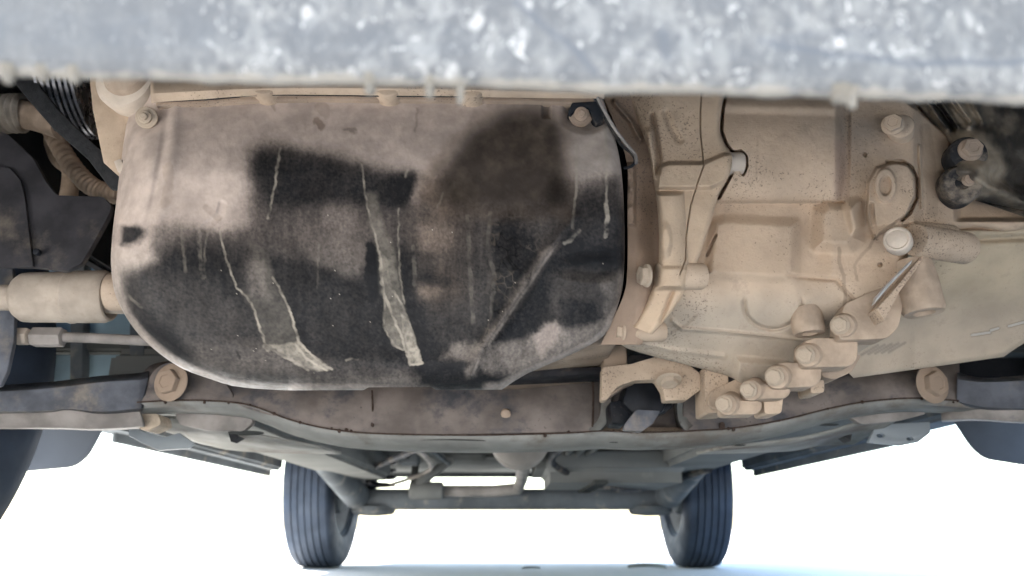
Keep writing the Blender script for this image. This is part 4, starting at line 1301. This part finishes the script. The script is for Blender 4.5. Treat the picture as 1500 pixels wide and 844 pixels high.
arm('control_arm', [[(-80, 572, 0.79), (60, 563, 0.79), (150, 553, 0.80), (208, 548, 0.81), (216, 540, 0.82)],
                    [(-80, 580, 0.775), (60, 572, 0.775), (150, 562, 0.785), (208, 558, 0.80), (216, 552, 0.815)],
                    [(-80, 602, 0.775), (60, 600, 0.775), (100, 597, 0.780), (150, 601, 0.785), (208, 596, 0.80)],
                    [(-80, 606, 0.80), (60, 604, 0.80), (100, 601, 0.80), (150, 604, 0.80), (208, 600, 0.81)]],
    [[(-80, 605, 0.79), (60, 602, 0.79), (105, 600, 0.79), (150, 603, 0.80), (205, 602, 0.81)],
     [(-80, 625, 0.80), (60, 624, 0.80), (105, 625, 0.80), (150, 626, 0.805), (212, 622, 0.82)],
     [(-80, 626, 0.84), (60, 626, 0.84), (105, 627, 0.84), (150, 628, 0.84), (212, 625, 0.85)]], 'dark dusty lower control arm on the left')
arm('control_arm', [[(1402, 548, 0.81), (1440, 556, 0.80), (1500, 553, 0.79), (1600, 545, 0.79)],
                    [(1402, 558, 0.80), (1440, 562, 0.785), (1500, 560, 0.775), (1600, 556, 0.775)],
                    [(1402, 586, 0.80), (1440, 594, 0.785), (1500, 596, 0.775), (1600, 598, 0.775)],
                    [(1402, 590, 0.81), (1440, 597, 0.80), (1500, 600, 0.80), (1600, 602, 0.80)]],
    [[(1380, 606, 0.85), (1430, 598, 0.81), (1500, 598, 0.79), (1600, 600, 0.79)],
     [(1380, 614, 0.85), (1430, 612, 0.815), (1500, 616, 0.80), (1600, 618, 0.80)],
     [(1380, 616, 0.88), (1430, 614, 0.85), (1500, 618, 0.84), (1600, 620, 0.84)]], 'dark dusty lower control arm on the right')
# rear engine mount
rm = pslab('rear_mount', rounded([(881, 586), (882, 538), (925, 533), (962, 522), (1004, 530), (1025, 546), (1028, 570), (1006, 586), (974, 587), (972, 572), (962, 556), (930, 557), (905, 566), (889, 586)], 4), 0.690, 0.018, M_tan, CAR, 0.004, label='tan cast rear mount bracket with a downward bolt')
pslab('mount_web', [(890, 584), (915, 566), (930, 560), (935, 556), (885, 560)], 0.72, 0.02, M_tan2, rm, 0.002)
pslab('mount_post', [(884, 505), (918, 505), (920, 540), (884, 545)], 0.72, 0.04, M_tan2, rm, 0.003)
bolt(980, 557, 0.684, (0.0, -0.45, -1), 11, rm, 'washer', M_bolt, 0.2)
ms = pslab('mount_bushing', rounded([(912, 590), (918, 562), (948, 552), (974, 558), (980, 585), (970, 606), (928, 606)], 5), 0.735, 0.05, M_blackclean, CAR, 0.003, label='black rubber mount bushing below the rear bracket')
pslab('connector', [(893, 588), (920, 586), (924, 612), (915, 622), (896, 620)], 0.75, 0.04, M_blackclean, ms, 0.002, round_=4)
pslab('connector', [(966, 588), (984, 586), (985, 598), (968, 604)], 0.74, 0.04, M_blackclean, ms, 0.002, round_=4)
pslab('bushing_strap', [(932, 600), (968, 602), (955, 622), (940, 632), (914, 630), (915, 622)], 0.728, 0.012, M_arm, ms, 0.002, round_=4)
for k in range(4):
    bolt(900 + (k % 2) * 10, 596 + (k // 2) * 12, 0.748, (0, -1, 0), 1.0, ms, 'stud', M_shield, name='pin')
# pipe behind the pan
pslab('steering_rack', [(720, 540), (900, 536), (900, 548), (720, 556)], 0.74, 0.04, M_shield, CAR, 0.006, label='dark steering rack tube behind the oil pan')

# ================================================================== underbody
floor_z = 0.345
fl = box('floor_pan', (-0.74, 1.0, floor_z), (0.74, 3.25, floor_z + 0.02), M_floor, CAR, 0.004, 'grey painted floor pan')
for sx in (-1, 1):
    box('sill', (sx * 0.76 - 0.035, 0.98, 0.298), (sx * 0.76 + 0.035, 2.50, 0.42), M_beam, fl, 0.008)
    box('pinch_seam', (sx * 0.765 - 0.004, 1.50, 0.280), (sx * 0.765 + 0.004, 2.50, 0.302), M_beam, fl, 0.002)
    box('frame_rail', (sx * 0.45 - 0.075, 0.98, 0.268), (sx * 0.45 + 0.075, 2.45, floor_z + 0.002), M_rail, fl, 0.012)
    box('floor_rib', (sx * 0.24 - 0.035, 1.2, 0.32), (sx * 0.24 + 0.035, 2.5, floor_z + 0.002), M_rail, fl, 0.012)
    box('floor_rib', (sx * 0.61 - 0.03, 1.1, 0.315), (sx * 0.61 + 0.03, 2.4, floor_z + 0.002), M_rail, fl, 0.012)
for y in (1.45, 1.95):
    box('cross_member', (-0.40, y, 0.325), (0.40, y + 0.09, floor_z + 0.002), M_darkfloor, fl, 0.01)
box('tunnel_shield', (-0.15, 1.0, 0.31), (0.15, 2.1, floor_z + 0.003), M_darkfloor, fl, 0.015)
for k, x in enumerate((0.15, 0.178, 0.206)):
    bm = tube_bm([(x, 1.0, 0.30), (x, 1.4, 0.298), (x * 0.9, 2.0, 0.30), (x * 0.8, 2.4, 0.31)], 0.006, 8)
    obj('brake_pipe', bm, M_rail, fl)
box('rear_valance', (-0.76, 3.22, 0.326), (0.76, 3.29, 0.62), M_darkfloor, CAR, 0.02, 'dark lower rear valance behind the axle')
# cables, hoses and heat shields slung under the floor
for pts_, r_, m_ in (([(-0.10, 1.1, 0.315), (-0.16, 1.6, 0.30), (-0.34, 2.1, 0.29), (-0.50, 2.45, 0.27)], 0.008, M_black),
                     ([(0.10, 1.1, 0.315), (0.13, 1.5, 0.30), (0.10, 1.9, 0.27), (0.30, 2.2, 0.225), (0.48, 2.45, 0.26)], 0.008, M_black),
                     ([(-0.20, 1.2, 0.318), (-0.205, 1.9, 0.315), (-0.20, 2.5, 0.32)], 0.007, M_beam),
                     ([(-0.23, 1.2, 0.318), (-0.235, 1.9, 0.315), (-0.26, 2.5, 0.30), (-0.40, 2.6, 0.26)], 0.006, M_exh),
                     ([(0.50, 2.0, 0.27), (0.42, 2.3, 0.25), (0.40, 2.55, 0.28), (0.30, 2.65, 0.30)], 0.012, M_black)):
    q_ = [list(p) for p in pts_]
    obj('floor_cable', tube_bm(smooth_line(q_, 24), r_, 8), m_, fl)
for k in range(7):
    box('shield_rib', (-0.12, 1.25 + 0.1 * k, 0.300), (0.12, 1.262 + 0.1 * k, 0.312), M_beam, fl, 0.003)
for k in range(9):
    x, y = rnd.uniform(-0.38, 0.4), rnd.uniform(1.4, 2.45)
    box('floor_clip', (x, y, 0.305), (x + rnd.uniform(0.03, 0.07), y + rnd.uniform(0.02, 0.05), 0.347), M_darkfloor if k % 2 else M_beam, fl, 0.006)
# exhaust
prof = [(0.0, 0.0), (0.030, 0.0), (0.045, 0.004)]
for k in range(10):
    z = 0.012 + k * 0.016
    prof += [(0.052, z), (0.055, z + 0.004), (0.055, z + 0.010), (0.052, z + 0.014)]
prof += [(0.045, 0.185), (0.0, 0.188)]
ex = lathe('exhaust', prof, Vector((0.014, 1.28, 0.275)), (0, 1, 0.02), M_exh, CAR, 36, 'pale ribbed exhaust can under the middle of the floor')
bm = tube_bm([(0.014, 1.45, 0.275), (0.02, 1.8, 0.285), (0.03, 2.2, 0.285), (0.03, 2.45, 0.27), (0.02, 2.55, 0.245), (-0.06, 2.58, 0.240), (-0.2, 2.58, 0.240), (-0.31, 2.58, 0.240)], 0.019, 12)
obj('tail_pipe', bm, M_exh, ex)
bm = lathe_bm(rprof(0.028, 0.0, 0.11, 0.008), 20, M=Matrix.Translation((-0.33, 2.56, 0.240)) @ frame_from((1, 0, 0)))
obj('resonator', bm, M_rail, ex)
bm = tube_bm([(-0.30, 2.56, 0.255), (-0.27, 2.56, 0.285), (-0.25, 2.57, 0.30), (-0.20, 2.58, 0.345)], [0.022, 0.016, 0.014, 0.02], 10)
obj('pipe_hanger', bm, M_rail, ex)
bm = tube_bm([(-0.325, 2.60, 0.20), (-0.325, 2.62, 0.26), (-0.32, 2.63, 0.345)], 0.012, 10)
obj('pipe_hanger', bm, M_darkfloor, ex)
# fuel tank
box('fuel_tank', (0.06, 1.95, 0.232), (0.46, 2.40, floor_z - 0.005), M_rail, CAR, 0.035, 'pale fuel tank ahead of the rear axle', 5)
box('tank_strap', (0.20, 1.94, 0.226), (0.235, 2.41, 0.236), M_darkfloor, bpy.data.objects['fuel_tank'], 0.002)
# rear axle
bm = tube_bm([(x, 2.62, 0.215) for x in np.linspace(-0.5, 0.5, 12)], 0.034, 16)
ax = obj('rear_axle', bm, M_beam, CAR, 'grey rear axle beam between the rear wheels')
for sx in (-1, 1):
    bm = tube_bm([(sx * 0.50, 2.05, 0.30), (sx * 0.51, 2.3, 0.27), (sx * 0.50, 2.55, 0.225), (sx * 0.52, 2.70, 0.235)], [0.03, 0.034, 0.042, 0.04], 14)
    obj('trailing_arm', bm, M_beam, ax)
    bm = lathe_bm([(0.02, 0), (0.062, 0.004), (0.072, 0.014), (0.07, 0.03), (0.03, 0.035)], 24, M=Matrix.Translation((sx * 0.455, 2.64, 0.163)))
    obj('spring_seat', bm, M_beam, ax)
    hp = [(sx * 0.44 + 0.045 * cos(a), 2.66 + 0.045 * sin(a), 0.215 + a * 0.0038) for a in np.linspace(0, 12 * pi, 160)]
    obj('coil_spring', tube_bm(hp, 0.0065, 8), M_black, ax)
    bm = tube_bm([(sx * 0.50, 2.78, 0.23), (sx * 0.50, 2.86, 0.40), (sx * 0.49, 2.9, 0.6)], 0.025, 12)
    obj('damper', bm, M_arm, ax)
    bm = lathe_bm(rprof(0.05, -0.06, 0.08, 0.01), 24, M=Matrix.Translation((sx * 0.57, 2.75, 0.29)) @ frame_from((sx, 0, 0)))
    obj('hub', bm, M_beam, ax)
    box('arm_mount', (sx * 0.50 - 0.05, 1.98, 0.285), (sx * 0.50 + 0.05, 2.12, 0.36), M_rail, ax, 0.012)

for k in range(26):
    x, y = rnd.uniform(-0.66, 0.66), rnd.uniform(1.15, 2.5)
    bm = lathe_bm(rprof(rnd.uniform(0.012, 0.024), -0.006, 0.02, 0.003), 16, M=Matrix.Translation((x, y, 0.34)))
    obj('floor_plug', bm, M_darkfloor if k % 3 else M_rail, fl)
for k, (x0, x1) in enumerate(((-0.36, -0.30), (-0.13, -0.08), (0.10, 0.14))):
    box('floor_channel', (x0, 1.15 + 0.1 * k, 0.322), (x1, 2.45, floor_z + 0.002), M_floor if k else M_darkfloor, fl, 0.008)
# ------------------------------------------------------------------ wheels
TR, TW = 0.29, 0.152


def tyre_mesh():
    prof = [(0.178, -TW * 0.36), (0.19, -TW * 0.47), (0.225, -TW * 0.52), (0.255, -TW * 0.505), (0.275, -TW * 0.47), (0.284, -TW * 0.42)]
    z0, z1 = -TW * 0.42, TW * 0.42
    ng = 6
    for k in range(ng):
        a = z0 + (z1 - z0) * k / ng
        b = z0 + (z1 - z0) * (k + 1) / ng

        def rr(z):
            return TR - 0.006 * (abs(z) / z1) ** 3
        prof += [(rr(a + 0.002), a + 0.002), (rr(b - 0.003), b - 0.003)]
        if k < ng - 1:
            prof += [(rr(b) - 0.005, b - 0.0015), (rr(b) - 0.005, b + 0.0008)]
    prof += [(0.284, TW * 0.42), (0.275, TW * 0.47), (0.255, TW * 0.505), (0.225, TW * 0.52), (0.19, TW * 0.47), (0.178, TW * 0.36)]
    bm = lathe_bm(prof, 96, capped=False)
    bmesh.ops.recalc_face_normals(bm, faces=bm.faces)
    me = bpy.data.meshes.new('tyre')
    bm.to_mesh(me)
    bm.free()
    me.materials.append(M_tyre)
    me.polygons.foreach_set('use_smooth', [True] * len(me.polygons))
    me.set_sharp_from_angle(angle=radians(40))
    return me


def rim_mesh():
    prof = [(0.182, -TW * 0.40), (0.188, -TW * 0.42), (0.180, -TW * 0.36), (0.172, -TW * 0.30), (0.160, -TW * 0.1), (0.160, TW * 0.22), (0.15, TW * 0.26), (0.08, TW * 0.24), (0.0, TW * 0.22)]
    bm = lathe_bm(prof, 64, capped=False)
    bmesh.ops.recalc_face_normals(bm, faces=bm.faces)
    me = bpy.data.meshes.new('rim')
    bm.to_mesh(me)
    bm.free()
    me.materials.append(M_rim)
    me.polygons.foreach_set('use_smooth', [True] * len(me.polygons))
    me.set_sharp_from_angle(angle=radians(40))
    return me


def drum_mesh():
    bm = lathe_bm(rprof(0.115, -TW * 0.42, TW * 0.1, 0.012), 40)
    bmesh.ops.recalc_face_normals(bm, faces=bm.faces)
    me = bpy.data.meshes.new('brake_drum')
    bm.to_mesh(me)
    bm.free()
    me.materials.append(M_beam)
    me.polygons.foreach_set('use_smooth', [True] * len(me.polygons))
    me.set_sharp_from_angle(angle=radians(40))
    return me


TM, RM, DM = tyre_mesh(), rim_mesh(), drum_mesh()
for x, y, steer, lab in ((-0.643, 2.75, 0, 'left rear wheel with blue grey grooved tyre'), (0.624, 2.77, 0, 'right rear wheel with blue grey grooved tyre'), (-0.690, 0.72, -0.10, 'dark front wheel at the left edge'), (0.730, 0.70, -0.06, None)):
    wh = bpy.data.objects.new('wheel', None)
    link(wh, CAR)
    sx = 1 if x > 0 else -1
    wh.matrix_basis = Matrix.Translation((x, y, TR - 0.003)) @ Matrix.Rotation(steer, 4, 'Z') @ frame_from((sx, 0, 0))
    if lab:
        wh['label'] = lab
    for nm, me in (('tyre', TM), ('rim', RM), ('brake_drum', DM)):
        o = bpy.data.objects.new(nm, me)
        COL.objects.link(o)
        o.parent = wh

# mud flaps behind the front wheels
pslab('mud_flap', rounded([(20, 560), (165, 560), (150, 628), (128, 668), (108, 684), (20, 692)], 16), 1.20, 0.006, M_flap, CAR, 0.002, label='dark mud flap behind the left front wheel')
pslab('mud_flap', rounded([(1370, 560), (1620, 560), (1620, 690), (1500, 681), (1444, 672), (1424, 655), (1396, 612)], 14), 1.20, 0.006, M_flap, CAR, 0.002, label='dark mud flap behind the right front wheel')

# ================================================================== body shell (mostly out of view, keeps the sky off the engine)
def side_outline(x):
    pts = [(0.16, 0.36), (0.30, 0.33)]
    for a in np.linspace(pi, 0, 14):
        pts.append((0.71 + 0.36 * cos(a), 0.30 + 0.36 * sin(a)))
    pts += [(1.12, 0.33), (2.36, 0.33)]
    for a in np.linspace(pi, 0, 14):
        pts.append((2.76 + 0.36 * cos(a), 0.30 + 0.36 * sin(a)))
    pts += [(3.20, 0.36), (3.30, 0.60), (3.30, 0.98), (3.05, 1.42), (1.55, 1.46), (1.0, 0.98), (0.16, 0.80)]
    return [Vector((x, y, z)) for y, z in pts]


body = slab('body_side', side_outline(-0.83), Vector((0.02, 0, 0)), M_body, CAR, 0.004)
slab('body_side', side_outline(0.81), Vector((0.02, 0, 0)), M_body, CAR, 0.004)
ws = [(-0.82, 0.14, 0.80), (0.82, 0.14, 0.80)]
A = np.array([[(x, y, z) for x in np.linspace(-0.82, 0.82, 9)] for y, z in ((0.10, 0.72), (0.16, 0.80), (0.55, 0.93), (1.0, 0.98), (1.55, 1.46), (3.05, 1.42), (3.30, 0.98), (3.32, 0.6), (3.30, 0.375))])
o = obj('body_top', grid_mesh('body_top', A), M_body, CAR)
o.modifiers.new('thickness', 'SOLIDIFY').thickness = 0.01
box('firewall', (-0.78, 1.04, 0.30), (0.78, 1.07, 0.95), M_dark, CAR, 0.005)
box('engine_bay_cover', (-0.78, 0.30, 0.62), (0.78, 1.04, 0.64), M_dark, CAR, 0.005)
for sx in (-1, 1):
    box('wheel_liner', (sx * 0.50 - 0.01, 0.32, 0.42), (sx * 0.50 + 0.01, 1.1, 0.9), M_dark, CAR, 0.005)
# front bumper, right over the camera
lip = [(-0.80, 0.24, 0.0022), (-0.5, 0.185, 0.001), (-0.16, 0.167, 0.0), (0.0, 0.165, 0.0), (0.16, 0.167, 0), (0.5, 0.185, 0), (0.80, 0.24, 0)]
prof_n = 200
xx = np.concatenate([np.linspace(-0.82, -0.16, 50)[:-1], np.linspace(-0.16, 0.16, 640), np.linspace(0.16, 0.82, 50)[1:]])
nx = len(xx)
Pb = np.zeros((prof_n, nx, 3))
yl = 0.165 + 0.11 * (np.abs(xx) / 0.82) ** 2.6
zl = LIP_Z - LIP_SLOPE * xx + 0.0022 * (fbm(xx * 1000 + 900, xx * 0, 12, 5, 400) - 0.5)
pr = [(0.055, 0.10), (0.030, 0.055), (0.012, 0.022), (0.004, 0.006), (0.0014, 0.0008), (0.0006, 0.0), (-0.0004, 0.0006), (-0.0016, 0.0022), (-0.0028, 0.005), (-0.005, 0.012), (-0.008, 0.02), (-0.014, 0.035), (-0.024, 0.06), (-0.04, 0.10), (-0.052, 0.15), (-0.058, 0.22), (-0.055, 0.30), (-0.045, 0.38), (-0.02, 0.47), (0.0, 0.51)]
ps = np.array([[np.interp(u, range(len(pr)), [q[k] for q in pr]) for k in (0, 1)] for u in np.linspace(0, len(pr) - 1, prof_n)])
for i in range(prof_n):
    a, b = ps[i]
    wob = 0.0006 * (fbm(xx * 1000, b * 1000 + xx * 0, 14, 3, 410) - 0.5)
    Pb[i, :, 0] = xx
    Pb[i, :, 1] = yl + a * (1 + 0.25 * (np.abs(xx) / 0.82) ** 2) + wob
    Pb[i, :, 2] = zl + b
# where the dirt is rubbed: scratches (red channel), a smoother wiped end (green channel); coordinates in mm across and up from the lip
BX, BZ = Pb[..., 0] * 1000, (Pb[..., 2] - zl[None, :]) * 1000
jb = 1.2 * (fbm(BX + 500, BZ, 6, 3, 430) - 0.5)
scr = np.maximum.reduce([0.8 * mstroke(BX, BZ + jb, [(63, 9.5), (78, 7.0), (96, 6.0), (112, 6.4), (140, 8.5)], 0.45, 0.7),
                         0.7 * mstroke(BX + jb, BZ, [(1, 17), (8, 12), (15, 7.5), (20, 3.0)], 0.5, 0.9),
                         0.5 * mstroke(BX + jb, BZ, [(36, 12), (37, 6)], 0.6, 1.0), 0.4 * mstroke(BX, BZ + jb, [(60, 10), (75, 12.5), (95, 13)], 0.4, 0.8)])
calm = np.clip(sstep(-62, -86, BX) if False else (1 - sstep(-88, -62, BX + 10 * (fbm(BX + 500, BZ, 8, 3, 431) - 0.5))), 0, 1)
bc_ = np.stack([scr, calm, 0 * scr], -1)
bu = obj('front_bumper', grid_mesh('front_bumper', Pb, bc_), M_bumper, CAR, 'silver front bumper splashed with pale dried mud', smooth=None)
bu.data.polygons.foreach_set('use_smooth', [True] * len(bu.data.polygons))
sol = bu.modifiers.new('thickness', 'SOLIDIFY')
sol.thickness = 0.003
sol.offset = 0
# dried mud hanging from the lip
for px, ln, wd in ((546, 0.0042, 0.0022), (632, 0.0050, 0.0019), (676, 0.0074, 0.0015), (1236, 0.0048, 0.0020), (22, 0.0036, 0.0022), (72, 0.0022, 0.002), (118, 0.0028, 0.002), (1218, 0.0026, 0.0028), (1226, 0.003, 0.002)):
    x = (px - 750) / F * 0.192
    z = LIP_Z - LIP_SLOPE * x
    ln *= 0.72
    pf = [(0.0, -ln), (wd * 0.45, -ln * 0.93), (wd * 0.62, -ln * 0.7), (wd * 0.55, -ln * 0.35), (wd * 0.8, 0.0), (wd * 1.3, 0.0016), (0.0, 0.002)]
    bm = lathe_bm(pf, 12, M=Matrix.Translation((x, 0.1655, z - 0.0012)), capped=False)
    obj('mud_drip', bm, M_mud, bu)

# ================================================================== litter on the bright ground
def leaf(px, py, wpx, lab, rot):
    Yg = CH * 1.0
    dy = (422 - py) / F
    k = SP + dy * CP
    t = -CH / k
    c = Vector(((px - 750) / F * t, (CP - dy * SP) * t, 0.006))
    w = wpx * t / F
    A = np.zeros((5, 13, 3))
    for j, v in enumerate(np.linspace(-1, 1, 5)):
        for i, u in enumerate(np.linspace(-1, 1, 13)):
            hw = 0.30 * (1 - u * u) ** 0.7 + 0.01
            A[j, i] = (u * w / 2, v * hw * w / 2, 0.004 + 0.11 * w * (abs(v) * 0.7 + 0.3 * (1 - u * u)))
    o = obj('dry_leaf', grid_mesh('dry_leaf', A), M_leaf, None)
    s = o.modifiers.new('thickness', 'SOLIDIFY')
    s.thickness = 0.0015
    o.location = c
    o.rotation_euler = (0, 0, rot)
    o['label'] = lab
    o['category'] = 'leaf'
    o['group'] = 'dry leaves on the pale ground'


leaf(778, 839, 28, 'small dark dry leaf on the ground midway between the rear wheels', 0.2)
leaf(948, 838, 56, 'long dark dry leaf on the ground beside the right rear tyre', -0.1)
leaf(1230, 803, 22, 'tiny dry leaf alone on the bright ground right of the car', 0.0)
